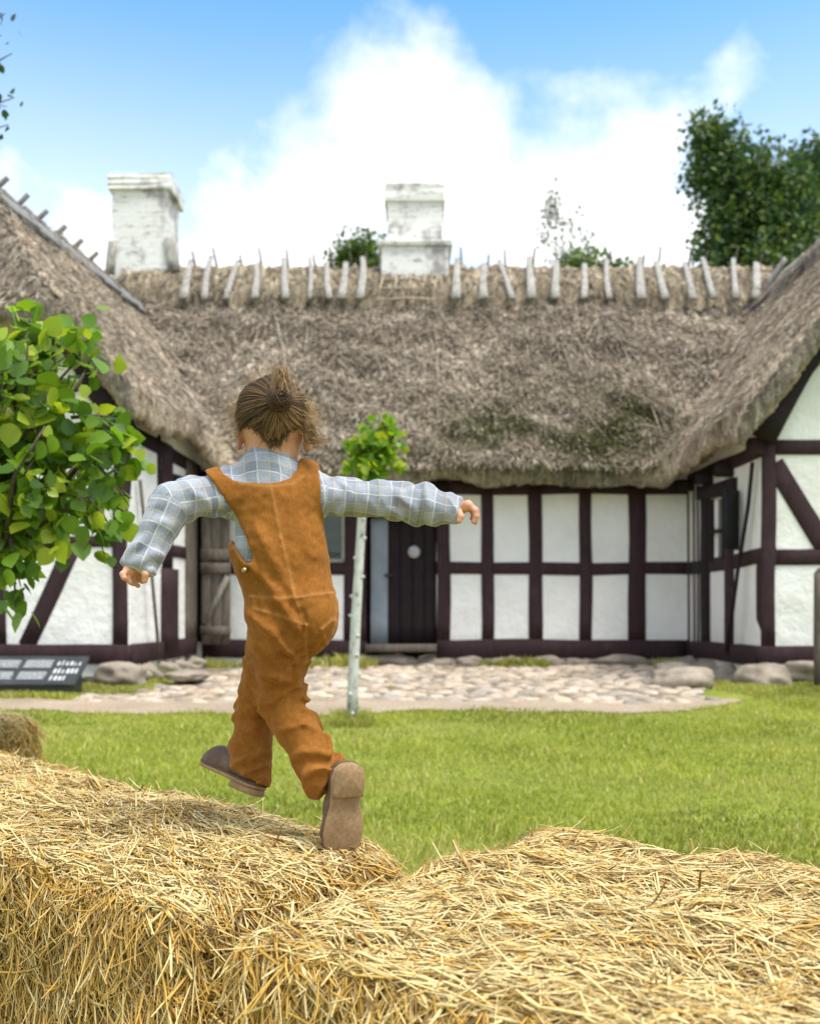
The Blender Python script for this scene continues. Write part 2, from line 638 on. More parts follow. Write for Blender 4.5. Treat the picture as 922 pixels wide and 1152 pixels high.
M['bark'] = m_simple('tree_bark', (0.06, 0.05, 0.035), (0.16, 0.14, 0.11), 25, 0.9, 0.15, 0.6, 0.01)
M['grey_paint'] = m_simple('blue_grey_paint', (0.20, 0.23, 0.27), (0.27, 0.30, 0.34), 5, 0.6)
M['frame_paint'] = m_simple('pale_window_paint', (0.22, 0.22, 0.18), (0.32, 0.32, 0.27), 9, 0.6)
M['iron'] = m_simple('black_iron', (0.010, 0.010, 0.011), (0.03, 0.028, 0.028), 20, 0.5, 0.5)
M['slate'] = m_simple('slate_panel', (0.022, 0.026, 0.032), (0.04, 0.045, 0.052), 6, 0.35, 0.5, 0.05)
M['print'] = m_simple('pale_print', (0.45, 0.47, 0.5), (0.6, 0.62, 0.64), 40, 0.6, 0.2, 0)


def m_glass():
    m, N, b = material('old_window_glass', 0.08, 0.6)
    n = N.noise(obco(N), 6, 3)
    L(N, N.ramp(n, [(0.35, (0.008, 0.012, 0.009)), (0.7, (0.03, 0.05, 0.03))]), b, 'Base Color')  # green tones paint a foliage reflection into the glass colour
    bump(N, b, n, 0.15, 0.01)
    return m


M['glass'] = m_glass()


def m_white_bark():
    m, N, b = material('pale_bark', 0.8, 0.2)
    co = obco(N)
    mp = N.n('ShaderNodeMapping', {'Vector': co, 'Scale': (1, 1, 0.6)}).outputs[0]
    n = N.noise(mp, 22, 5, 0.65)
    n2 = N.noise(co, 6, 4)
    c = N.ramp(n, [(0.33, (0.09, 0.085, 0.07)), (0.40, (0.44, 0.44, 0.40)), (0.7, (0.62, 0.63, 0.60))])
    c = N.mix(N.mapr(n2, 0.55, 0.75, 0, 0.4), c, (0.30, 0.32, 0.24))
    L(N, c, b, 'Base Color')
    bump(N, b, n, 0.5, 0.01)
    return m


M['white_bark'] = m_white_bark()

# ------------------------------------------------------------------ ground
_gy = np.linspace(-40, 60, 1001)
_gz = np.interp(_gy, [-40, 1.5, 4, 7.5, 12, 14, 60], [0, 0, 0.03, 0.284, 0.448, 0.46, 0.46])
_k = np.hanning(13)
_gz = np.convolve(np.pad(_gz, 6, mode='edge'), _k / _k.sum(), mode='valid')


def gz(x, y):
    return np.interp(y, _gy, _gz) + 0.018 * snoise(np.asarray(x) * 1.0, np.asarray(y) * 1.0, np.zeros_like(np.asarray(y, dtype=float)), 0.8, 2)


def sheet(name, xs, ys, mat, lift=0.0, mask=None, zfun=None):
    X, Yg = np.meshgrid(xs, ys, indexing='ij')
    Z = gz(X, Yg) + lift
    if zfun is not None: Z = Z + zfun(X, Yg)
    V = np.stack([X, Yg, Z], -1).reshape(-1, 3)
    ny = len(ys)
    i, j = np.meshgrid(np.arange(len(xs) - 1), np.arange(ny - 1), indexing='ij')
    a = (i * ny + j).ravel()
    F = np.stack([a, a + ny, a + ny + 1, a + 1], 1)
    if mask is not None:
        cx = (V[F[:, 0]] + V[F[:, 2]]) / 2
        F = F[mask(cx[:, 0], cx[:, 1])]
    o = mesh_np(name, V, F, mat)
    return props(o, kind='structure')


def m_lawn():
    m, N, b = material('lawn_soil', 0.95, 0.1)
    co = obco(N)
    n1 = N.noise(co, 0.9, 5, 0.6)
    n2 = N.noise(co, 9, 5, 0.7)
    n3 = N.noise(co, 70, 4, 0.7)
    c = N.ramp(n1, [(0.3, (0.20, 0.26, 0.035)), (0.55, (0.27, 0.32, 0.05)), (0.75, (0.36, 0.35, 0.09))])
    c = N.mix(1.0, c, N.ramp(n2, [(0.3, 0.75), (0.7, 1.25)]), 'MULTIPLY')
    c = N.mix(1.0, c, N.ramp(n3, [(0.3, 0.55), (0.7, 1.4)]), 'MULTIPLY')
    L(N, c, b, 'Base Color')
    bump(N, b, N.math('ADD', n2, n3), 0.8, 0.03)
    return m


def m_gravel():
    m, N, b = material('gravel', 0.95, 0.1)
    co = obco(N)
    n1 = N.noise(co, 1.5, 5, 0.6)
    n2 = N.noise(co, 45, 5, 0.75)
    c = N.ramp(n1, [(0.3, (0.33, 0.255, 0.185)), (0.7, (0.45, 0.36, 0.27))])
    c = N.mix(1.0, c, N.ramp(n2, [(0.3, 0.65), (0.7, 1.3)]), 'MULTIPLY')
    L(N, c, b, 'Base Color')
    bump(N, b, n2, 0.8, 0.015)
    return m


xs = np.concatenate([[-400, -120, -50, -25, -14], np.arange(-9, 9.01, 0.25), [14, 25, 50, 120, 400]])
ys = np.concatenate([[-60, -20, -8, -3], np.arange(0, 16.01, 0.1), [18, 22, 30, 50, 90, 180, 500]])
M['lawn'] = m_lawn()
M['gravel'] = m_gravel()
sheet('ground', xs, ys, M['lawn'])


def edge_noise(x, s=0.0):
    return 0.16 * np.sin(x * 1.7 + s) + 0.10 * np.sin(x * 4.3 + 1 + s) + 0.05 * np.sin(x * 11 + 2 * s)


def path_mask(x, y):
    lo = 7.62 + edge_noise(x, 0.4) * 0.55 + np.where(x > 1.7, (x - 1.7) * 0.8, 0)
    hi = 8.6 + edge_noise(x, 2.0) * 0.6 + np.where(x > 2.0, (x - 2.0) * 0.3, 0)
    return (y > lo) & (y < hi) & (x < 2.55 + .25 * np.sin(y * 7) + .12 * np.sin(y * 19 + x * 9))


def cobble_mask(x, y):
    left = -2.75 + (y - 8.3) * 0.30 + 0.10 * np.sin(y * 5)
    right = 2.55 + (y - 8.4) * 0.12 + 0.12 * np.sin(y * 4 + 1)
    return (y > 8.35 + edge_noise(x, 2.0) * 0.5) & (y < 11.75) & (x > left) & (x < right)


sheet('gravel_path', np.arange(-9, 4, 0.06), np.arange(7, 9.8, 0.05), M['gravel'], 0.008, path_mask)
sheet('yard_soil', np.arange(-3.2, 3.4, 0.1), np.arange(8.2, 12.0, 0.1), m_simple('yard_soil', (0.14, 0.115, 0.08), (0.26, 0.215, 0.16), 14, 0.95), 0.004,
      lambda x, y: cobble_mask(x, y) | ((y > 10.5) & (y < 12)))


def cobbles():
    """one sheet of rounded cobbles, stones packed by relaxed jittered points (Voronoi-like cells)"""
    rg = np.random.default_rng(3)
    sp = 0.158
    pts = []
    for j, y in enumerate(np.arange(8.2, 11.85, sp * 0.86)):
        for x in np.arange(-2.9, 3.1, sp):
            pts.append((x + (j % 2) * sp / 2 + rg.uniform(-.06, .06), y + rg.uniform(-.05, .05)))
    pts = np.array(pts)
    pts = pts[cobble_mask(pts[:, 0], pts[:, 1])]
    drop = rg.random(len(pts)) < 0.05
    pts = pts[~drop]
    Vs, Fs, Cs, n = [], [], [], 0
    na = 10
    for (x, y) in pts:
        rx, ry = sp * rg.uniform(.44, .60), sp * rg.uniform(.34, .48)
        rot = rg.uniform(-0.6, 0.6)
        ph = rg.uniform(0, 6, 3)
        h = rg.uniform(.010, .032)
        ring = []
        z0 = float(gz(x, y))
        tx, ty = rg.normal(0, .08, 2)
        for (k, q) in ((1.0, 0.0), (0.86, 0.75), (0.5, 1.0)):
            for a in range(na):
                an = 2 * math.pi * a / na
                rr = k * (1 + 0.12 * math.sin(2 * an + ph[0]) + 0.09 * math.sin(3 * an + ph[1]))
                px, py = rx * rr * math.cos(an), ry * rr * math.sin(an)
                qx, qy = px * math.cos(rot) - py * math.sin(rot), px * math.sin(rot) + py * math.cos(rot)
                ring.append((x + qx, y + qy, z0 - 0.004 + h * q + 0.008 + (qx * tx + qy * ty) * (q > 0)))
        ring.append((x, y, z0 + h * 1.04 + 0.006))
        Vs += ring
        F = []
        for r in range(2):
            for a in range(na):
                Fs.append((n + r * na + a, n + r * na + (a + 1) % na, n + (r + 1) * na + (a + 1) % na, n + (r + 1) * na + a))
        cap = [(n + 2 * na + a, n + 2 * na + (a + 1) % na, n + 3 * na) for a in range(na)]
        Cs.append(cap)
        n += 3 * na + 1
    g = rg.random(len(pts))[:, None]
    base = np.array([.44, .36, .285]) * (0.6 + 0.7 * rg.random(len(pts))[:, None]) + (g - .5) * np.array([.06, .01, -.03])
    col = np.repeat(base, 3 * na + 1, axis=0)
    o = mesh_np('cobbled_yard', np.array(Vs), [np.array(Fs), np.concatenate(Cs)], M['cobble'], None, True, col)
    props(o, kind='structure')


cobbles()


def grass(name, n, region, hmin, hmax, wid, seed, dens=None):
    rg = np.random.default_rng(seed)
    x = rg.uniform(region[0], region[1], n)
    u = rg.random(n)
    y = region[2] * (region[3] / region[2]) ** u if region[2] > 0.5 and region[3] / region[2] > 1.5 else region[2] + (region[3] - region[2]) * u
    keep = np.abs(x) < 0.45 * y + 0.35
    if dens is not None: keep &= dens(x, y, rg)
    x, y = x[keep], y[keep]
    n = len(x)
    z = gz(x, y)
    cl = snoise(x, y, x * 0, 3.0, 3)
    h = rg.uniform(hmin, hmax, n) * (1 + 0.45 * cl)
    w = wid * rg.uniform(.6, 1.4, n) * (0.7 + 0.1 * y)
    an = rg.uniform(0, 6.28, n)
    ln = rg.uniform(0.15, 0.9, n) * h
    la = rg.uniform(0, 6.28, n)
    dx, dy = np.cos(an) * w / 2, np.sin(an) * w / 2
    lx, ly = np.cos(la) * ln, np.sin(la) * ln
    V = np.stack([np.stack([x - dx, y - dy, z - .004], 1), np.stack([x + dx, y + dy, z - .004], 1),
                  np.stack([x + dx * .7 + lx * .4, y + dy * .7 + ly * .4, z + h * .62], 1),
                  np.stack([x - dx * .7 + lx * .4, y - dy * .7 + ly * .4, z + h * .62], 1),
                  np.stack([x + lx, y + ly, z + h], 1)], 1).reshape(-1, 3)
    b = (np.arange(n) * 5)[:, None]
    F4 = b + np.array([[0, 1, 2, 3]])
    F3 = b + np.array([[3, 2, 4]])
    t = rg.random(n)[:, None]
    dry = (rg.random(n) < 0.10 + 0.08 * (cl > .3))[:, None]
    c = (1 - t) * np.array([.25, .29, .040]) + t * np.array([.48, .48, .105])
    c = c * (1 + 0.22 * cl[:, None])
    pt = np.clip(snoise(x + 3, y * 1.3, x * 0, 1.5, 3) * 2.4, 0, 1)[:, None] * .75
    dkp = np.clip(snoise(x - 5, y * 1.2 + 2, x * 0, 1.1, 3) * 1.8, 0, 1)[:, None]
    c = c * (1 - .30 * dkp)
    c = c * (1 - pt) + pt * np.array([.42, .42, .12]) * (.75 + .5 * t)
    c = np.where(dry, np.array([.55, .50, .22]) * (0.7 + .5 * t), c)
    o = mesh_np(name, V, [F4, F3], M['grass'], None, True, np.repeat(np.clip(c, 0.01, 1), 5, axis=0))
    return props(o, kind='stuff')


def lawn_dens(x, y, rg):
    e = 7.62 + edge_noise(x, 0.4) * 0.55 + np.where(x > 1.7, (x - 1.7) * 0.8, 0)
    return (y < e + rg.normal(0, .05, len(x)) + .30 * np.clip(snoise(x, y, x * 0, 3.5, 3), 0, 1) * rg.random(len(x)))


grass('grass', 230000, (-4.6, 4.6, 2.6, 8.9), .012, .036, .006, 21, lawn_dens)


def patch_left(x, y, rg):
    return (y > 8.45 + edge_noise(x, 2.) * .6) & (x < -2.75 + (y - 8.3) * .30 + .10 * np.sin(y * 5) + rg.normal(0, .05, len(x))) & (y < 9.85) & (x < -2.2)


grass('grass', 50000, (-5.0, -1.9, 8.3, 9.85), .02, .06, .008, 22, patch_left)


def patch_right(x, y, rg):
    return (x > 2.75 + (9.6 - y) * .25 + rg.normal(0, .07, len(x))) & (y > 7.8) & (y < 9.7)


grass('grass', 50000, (2.2, 5.2, 7.6, 9.7), .02, .06, .008, 23, patch_right)


def wall_weeds(x, y, rg):
    return (snoise(x, y, x * 0, 2.2, 2) > .1) & (y > 11.55) | ((x > 2.2) & (y > 11.2) & (y > 12.6 - .3 * x))


grass('weeds', 9000, (-2.3, 3.1, 11.2, 11.8), .03, .14, .012, 24, wall_weeds)
grass('weeds', 2600, (-1.95, 2.4, 8.35, 11.4), .01, .035, .010, 25, lambda x, y, rg: cobble_mask(x, y) & (snoise(x, y, x * 0, 2.6, 2) > .25))

# ------------------------------------------------------------------ the farmhouse
house = empty('thatched_farmhouse', (0, 12, 0.45))
props(house, 'half-timbered farmhouse with white walls, maroon timbers and a brown thatched roof round a yard', 'farmhouse')
YB = 12.0
NY = np.array([0, -1, 0])
wallB = MB()


def pb(x, y, Y=YB):
    return np.array(P(x, y, Y))


XL, XR = -2.45, 3.25
zt = 2.95
x_op0, x_op1 = pb(411, 0)[0], pb(491, 0)[0]
wallB.box((XL - .3, YB, .45), (x_op0, YB + .35, zt))
wallB.box((x_op1, YB, .45), (XR + .3, YB + .35, zt))
wallB.box((x_op0, YB, pb(0, 572)[2]), (x_op1, YB + .35, zt))
wallB.build('back_wall', M['plaster'], house)


def timber(name, a, b, w, d=0.16, n=NY, mat='timber', proud=0.02, wob=0.006, parent=None):
    """beam whose outer face stands 'proud' of the wall face that a and b lie on; n = outward normal of the wall"""
    n = np.asarray(n, float)
    off = -n * (d / 2 - proud)
    mb = MB()
    mb.beam(np.asarray(a) + off, np.asarray(b) + off, w, d, n, wob=wob)
    return mb.build(name, M[mat], parent or house, True)


def shade_flat_sharp(o):
    pass


px = 1 / 96.0
# sill, mid rail, posts of the back wall (rail broken by the door)
timber('sill_beam', pb(225, 730), pb(411, 730), 21 * px, proud=.035)
timber('sill_beam', pb(491, 730), pb(776, 730), 21 * px, proud=.035)
timber('wall_rail', pb(225, 639.5), pb(411, 639.5), 14 * px, proud=.018)
timber('wall_rail', pb(491, 639.5), pb(776, 639.5), 14 * px, proud=.018)
timber('wall_plate', pb(225, 548), pb(776, 548), 17 * px, proud=.016)
for (x0, x1) in ((541, 555), (594, 609.5), (651, 665), (706, 725.5), (491, 506), (387, 412), (320, 336)):
    timber('timber_post', pb((x0 + x1) / 2, 722), pb((x0 + x1) / 2, 540), (x1 - x0) * px, proud=.026)
timber('door_lintel', pb(411, 574), pb(491, 574), 16 * px, proud=.022)
# threshold
mb = MB()
mb.beam(pb(411, 729, 11.93), pb(491, 729, 11.93), .14, .09, (0, 0, 1), wob=.004)
mb.build('threshold', M['grey_wood'], house, True)
# door leaf, planks, disc, handle, side board
dx0, dx1, dz0, dz1 = pb(436, 0)[0], pb(491, 0)[0], pb(0, 726)[2], pb(0, 581)[2]
door = MB()
npl = 4
for i in range(npl):
    a = dx0 + (dx1 - dx0) * i / npl + .002
    b = dx0 + (dx1 - dx0) * (i + 1) / npl - .002
    door.beam((( a + b) / 2, YB + .11, dz0), ((a + b) / 2, YB + .11, dz1), b - a, .05, (0, -1, 0), bev=.006)
dr = door.build('door', M['dark_timber'], house, True)
ds = MB()
ds.tube([pb(465.5, 621, 12.085), pb(465.5, 621, 12.05)], [.075, .068], 20)
ds.build('round_plate', m_simple('pale_disc', (.30, .29, .28), (.52, .51, .50), 30, .6), dr, True)
dh = MB()
dh.tube([pb(436, 647, 12.08), pb(436, 647, 11.99)], .018, 8)
dh.tube([pb(432, 647, 11.99), pb(444, 647, 11.99)], .014, 8)
dh.build('door_handle', M['iron'], dr, True)
sb = MB()
sb.beam(pb(426.5, 725, 12.10), pb(426.5, 581, 12.10), 19.5 * px, .05, NY, bev=.006, wob=.002)
sb.build('door_side_board', M['grey_paint'], house, True)
dk = MB()
dk.box((x_op0, YB + .3, .5), (x_op1, YB + .34, zt))
dk.build('door_recess', M['dark_timber'], house)
# window left of the door
wf = MB()
wa, wb, wt, wbm = pb(338, 0)[0], pb(386, 0)[0], pb(0, 575)[2], pb(0, 631)[2]
for (a, b, w) in (((wa, wbm), (wa, wt), .035), ((wb, wbm), (wb, wt), .035), ((wa, wt), (wb, wt), .035), ((wa, wbm), (wb, wbm), .04), (((wa + wb) / 2, wbm), ((wa + wb) / 2, wt), .03)):
    wf.beam((a[0], YB - .02, a[1]), (b[0], YB - .02, b[1]), w, .05, NY, bev=.004)
win = wf.build('window', M['frame_paint'], house)
g = MB()
g.box((wa, YB - .012, wbm), (wb, YB - .003, wt))
g.build('pane', M['glass'], win)


# ---- wings: vertical wall planes
class WallPlane:
    def __init__(s, a, b):
        s.a, s.b = np.array([a[0], a[1]]), np.array([b[0], b[1]])

    def at(s, x, y):
        """photo pixel -> point on this wall"""
        k = (x - 461) / FPX
        d = s.b - s.a
        t = (k * s.a[1] - s.a[0]) / (d[0] - k * d[1])
        q = s.a + t * d
        return np.array([q[0], q[1], CAMZ + (695 - y) / FPX * q[1]])


def vbox(mb, a, b, th, z0, z1, n):
    """upright slab along a-b, thickness th going inward (-n)"""
    n = np.asarray(n, float)
    a3, b3 = np.array([a[0], a[1], 0.]), np.array([b[0], b[1], 0.])
    c = [a3, b3, b3 - n * th, a3 - n * th]
    V = [q + np.array([0, 0, z0]) for q in c] + [q + np.array([0, 0, z1]) for q in c]
    mb.add(V, [(0, 3, 2, 1), (4, 5, 6, 7), (0, 1, 5, 4), (1, 2, 6, 5), (2, 3, 7, 6), (3, 0, 4, 7)])


def gable(mb, x0, x1, y, th, z0, zs, xr, zr):
    """gable wall with peak at (xr, zr), shoulders zs"""
    V = []
    for yy in (y, y + th):
        V += [(x0, yy, z0), (x1, yy, z0), (x1, yy, zs), (xr, yy, zr), (x0, yy, zs)]
    F4 = [(0, 1, 2, 4), (5, 9, 7, 6), (0, 5, 6, 1), (1, 6, 7, 2), (2, 7, 8, 3), (3, 8, 9, 4), (4, 9, 5, 0)]
    mb.add(V, F4)
    n = mb.n - 10
    mb.F3.append(np.array([(2, 3, 4), (7, 9, 8)]) + n)


YG = 9.6
# right wing
RA, RB = (3.283, YG), (3.25, 12.0)
rw = WallPlane(RA, RB)
NR = np.array([-1, -.0137, 0]); NR /= np.linalg.norm(NR)
mb = MB()
vbox(mb, RA, (3.25, 12.3), .3, .45, 3.05, NR)
gable(mb, 3.283, 7.1, YG, .3, .45, 2.7, 5.1, 4.9)
mb.build('right_wing_wall', M['plaster'], house)


def gpx(x, y):
    return np.array(P(x, y, YG))


g2 = 9.6 / 1152
timber('sill_beam', gpx(852, 737.5), gpx(1250, 737.5), 21 * g2, proud=.045)
timber('wall_rail', gpx(871, 626), gpx(1250, 626), 18 * g2, proud=.020)
timber('tie_beam', gpx(871, 503), gpx(1250, 503), 17 * g2, proud=.020)
timber('corner_post', gpx(863.2, 728), gpx(863.2, 478), 16 * g2, .16, proud=.03)
timber('brace', gpx(869, 522), gpx(935, 628), 23 * g2, .10, proud=.016)
timber('timber_post', gpx(1010, 728), gpx(1010, 400), 16 * g2, .16, proud=.03)
# sill and members on the inner wall of the right wing
e0, e1 = rw.at(855, 738), rw.at(775, 729)
timber('sill_beam', np.array([RA[0], RA[1] + .05, e0[2]]), np.array([RB[0], 11.96, CAMZ + (695 - 729.5) / FPX * 12]), .19, n=NR, proud=.04)
timber('wall_rail', rw.at(856, 625.5), rw.at(776, 640), .148, n=NR, proud=.018)
timber('timber_post', rw.at(794, 728), rw.at(794, 545), .27, n=NR, proud=.03, mat='dark_timber')  # near-black instead of maroon: the shade on this post is painted in
timber('timber_post', rw.at(822, 737), rw.at(822, 555), .17, n=NR, proud=.05)
timber('window_lintel', rw.at(788, 555), rw.at(829, 546), .15, n=NR, proud=.06, mat='dark_timber')
timber('wall_plate', rw.at(855, 506), np.array([RB[0], 11.95, 2.60]), .14, n=NR, proud=.02)
for (x, y) in ((779, 546), (800, 538), (823, 529)):
    q = rw.at(x, y)
    mb = MB()
    mb.beam(q + NR * .16, q - NR * .12, .12, .13, (0, 0, 1), wob=.004)
    mb.build('beam_end', M['dark_timber'], house, True)
q = gpx(849, 503)
mb = MB()
mb.beam(q + np.array([-.07, -.01, 0]), q + np.array([.06, -.01, 0]), .15, .16, (0, 0, 1), wob=.003)
mb.build('beam_end', M['timber'], house, True)
for x in (776, 782.5, 787):
    mb = MB()
    mb.tube([rw.at(x, 722) + NR * .02, rw.at(x - 1.0, 540) + NR * .02], .012, 6)
    mb.build('tie_rod', M['iron'], house, True)
# window and open shutter
wf = MB()
for (x, y0, y1) in ((802, 632, 562), (816, 630, 556)):
    wf.beam(rw.at(x, y0) + NR * .01, rw.at(x, y1) + NR * .01, .05, .06, NR, bev=.004)
wf.beam(rw.at(802, 598) + NR * .01, rw.at(816, 597) + NR * .01, .04, .06, NR, bev=.004)
win = wf.build('window', M['dark_timber'], house)
g = MB()
g.add([rw.at(808, 630) + NR * .006, rw.at(816, 630) + NR * .006, rw.at(816, 560) + NR * .006, rw.at(808, 562) + NR * .006], [(0, 3, 2, 1)])
g.build('pane', M['glass'], win)
sh = MB()
q0, q1 = rw.at(829.5, 619), rw.at(829.5, 552)
out = NR * .20 + np.array([0, -.22, 0])
sh.beam((q0 + q0 + out) / 2, (np.array([q0[0], q0[1], q1[2]]) * 2 + out) / 2, .30, .035, np.cross(out / np.linalg.norm(out), [0, 0, 1]), wob=.002)
sh.build('shutter', m_timber('green_black_paint', (.012, .014, .013), (.026, .028, .027)), house, True)

# left wing
LA, LB = (-2.64, YG), (-2.427, 12.0)
lw = WallPlane(LA, LB)
NLv = np.array([LB[1] - LA[1], -(LB[0] - LA[0]), 0.]); NLv /= np.linalg.norm(NLv)
mb = MB()
dA, dB = lw.at(208, 700), lw.at(226, 700)
vbox(mb, LA, dA, .3, .45, 3.05, NLv)
vbox(mb, dB, LB, .3, .45, 3.05, NLv)
vbox(mb, dA, dB, .3, 2.42, 3.05, NLv)
gable(mb, -6.3, -2.64, YG, .3, .45, 2.7, -4.4, 4.9)
mb.build('left_wing_wall', M['plaster'], house)
mb = MB()
vbox(mb, dA - NLv * .25, dB - NLv * .25, .04, .45, 2.5, NLv)
mb.build('door_recess', M['dark_timber'], house)
timber('sill_beam', gpx(-320, 735.5), gpx(146, 735.5), 21 * g2, proud=.045)
timber('wall_rail', gpx(-320, 610), gpx(128, 610), 13 * g2, proud=.020)
timber('tie_beam', gpx(-320, 486), gpx(128, 486), 16 * g2, proud=.020)
timber('corner_post', gpx(136, 728), gpx(136, 470), 16.5 * g2, .16, proud=.03)
timber('brace', gpx(30, 727), gpx(84, 612), 20 * g2, .10, proud=.016)
timber('timber_post', gpx(1, 727), gpx(1, 470), 13 * g2, .14, proud=.026)
timber('timber_post', gpx(-110, 727), gpx(-110, 410), 16 * g2, .14, proud=.026)
e0 = lw.at(145, 735.5)
e1 = lw.at(218, 727.5)
timber('sill_beam', e0 + np.array([.004, .05, 0]), e1, .19, n=NLv, proud=.04)
timber('wall_rail', lw.at(150, 612), lw.at(208, 623), .13, n=NLv, proud=.018)
timber('wall_plate', lw.at(150, 487), np.array([LB[0] - .02, 11.9, 2.7]), .16, n=NLv, proud=.02, mat='dark_timber')
timber('timber_post', lw.at(187, 735), lw.at(187, 640), .34, n=NLv, proud=.085)
timber('timber_post', lw.at(187, 640), lw.at(187, 500), .30, n=NLv, proud=.03)
timber('timber_post', lw.at(214, 720), lw.at(214, 520), .34, n=NLv, proud=.03, mat='grey_wood')
timber('door_post', lw.at(227, 722), lw.at(227, 530), .10, n=NLv, proud=.05, mat='dark_timber')
timber('timber_post', lw.at(178, 610), lw.at(178, 487), .05, n=NLv, proud=.03, mat='dark_timber')
q = gpx(141, 492)
mb = MB()
mb.beam(q + np.array([-.05, -.06, 0]), q + np.array([.12, -.02, 0]), .17, .16, (0, 0, 1), wob=.003)
mb.build('beam_end', M['timber'], house, True)
# open hatch under the eave, its shaded inside painted as a dark panel
mb = MB()
mb.add([lw.at(179, 572) + NLv * .012, lw.at(205, 574) + NLv * .012, lw.at(205, 536) + NLv * .012, lw.at(179, 528) + NLv * .012], [(0, 1, 2, 3)])
mb.build('hatch', M['dark_timber'], house)
# weathered door leaf standing open against the back wall
dl = MB()
Yd = 11.72
xa, xb_ = 226.5, 258.5
za, zb_ = pb(0, 725, Yd)[2], pb(0, 556, Yd)[2]
for i in range(3):
    x0 = xa + (xb_ - xa) * (i + .5) / 3
    dl.beam(np.array([pb(x0, 0, Yd)[0], Yd + .02 * i, za]), np.array([pb(x0, 0, Yd)[0], Yd + .02 * i, zb_]), (xb_ - xa) / 3 * Yd / FPX - .006, .035, NY, wob=.003, bev=.005)
leaf = dl.build('weathered_door', M['grey_wood'], house, True)
for (y0, w) in ((624, .13), (639, .12), (709, .10), (575, .1)):
    bt = MB()
    bt.beam(pb(xa - .5, y0, Yd - .04), pb(xb_ + 1, y0, Yd - .02), w, .04, NY, wob=.002, bev=.006)
    bt.build('door_batten', M['grey_wood'], leaf, True)
bt = MB()
bt.beam(pb(xa + 4, 702, Yd - .03), pb(xb_ - 2, 648, Yd - .03), .06, .03, NY, wob=.002, bev=.006)
bt.build('door_brace', m_timber('pale_brace', (.14, .12, .10), (.30, .27, .23)), leaf, True)

# ---- thatched roof as one implicit solid
SK = 0.11


def left_u(x, y):
    return (-2.45 + SK * (y - 9.3)) - x


def smin(a, b, k):
    h = np.clip(.5 + .5 * (b - a) / k, 0, 1)
    return b + (a - b) * h - k * h * (1 - h)


def smax(a, b, k):
    return -smin(-a, -b, k)


def roof_H(x, y):
    x, y = np.asarray(x, float), np.asarray(y, float)
    hb = smin(2.76 + 1.03 * (y - 11.55), 2.76 + 1.03 * (17.65 - y), .15)
    u = left_u(x, y)
    hl = smin(3.08 + 1.19 * u, 3.08 + 1.19 * (4.08 - u), .15)
    hl = smin(hl, 3.86 + 1.35 * (y - 9.15), .25)
    v = x - 2.95
    hr = smin(2.86 + 1.30 * v, 2.86 + 1.30 * (4.2 - v), .15)
    hr = smin(hr, 3.98 + 1.35 * (y - 9.15), .25)
    h = smax(smax(hb, hl, .22), hr, .22)
    return h


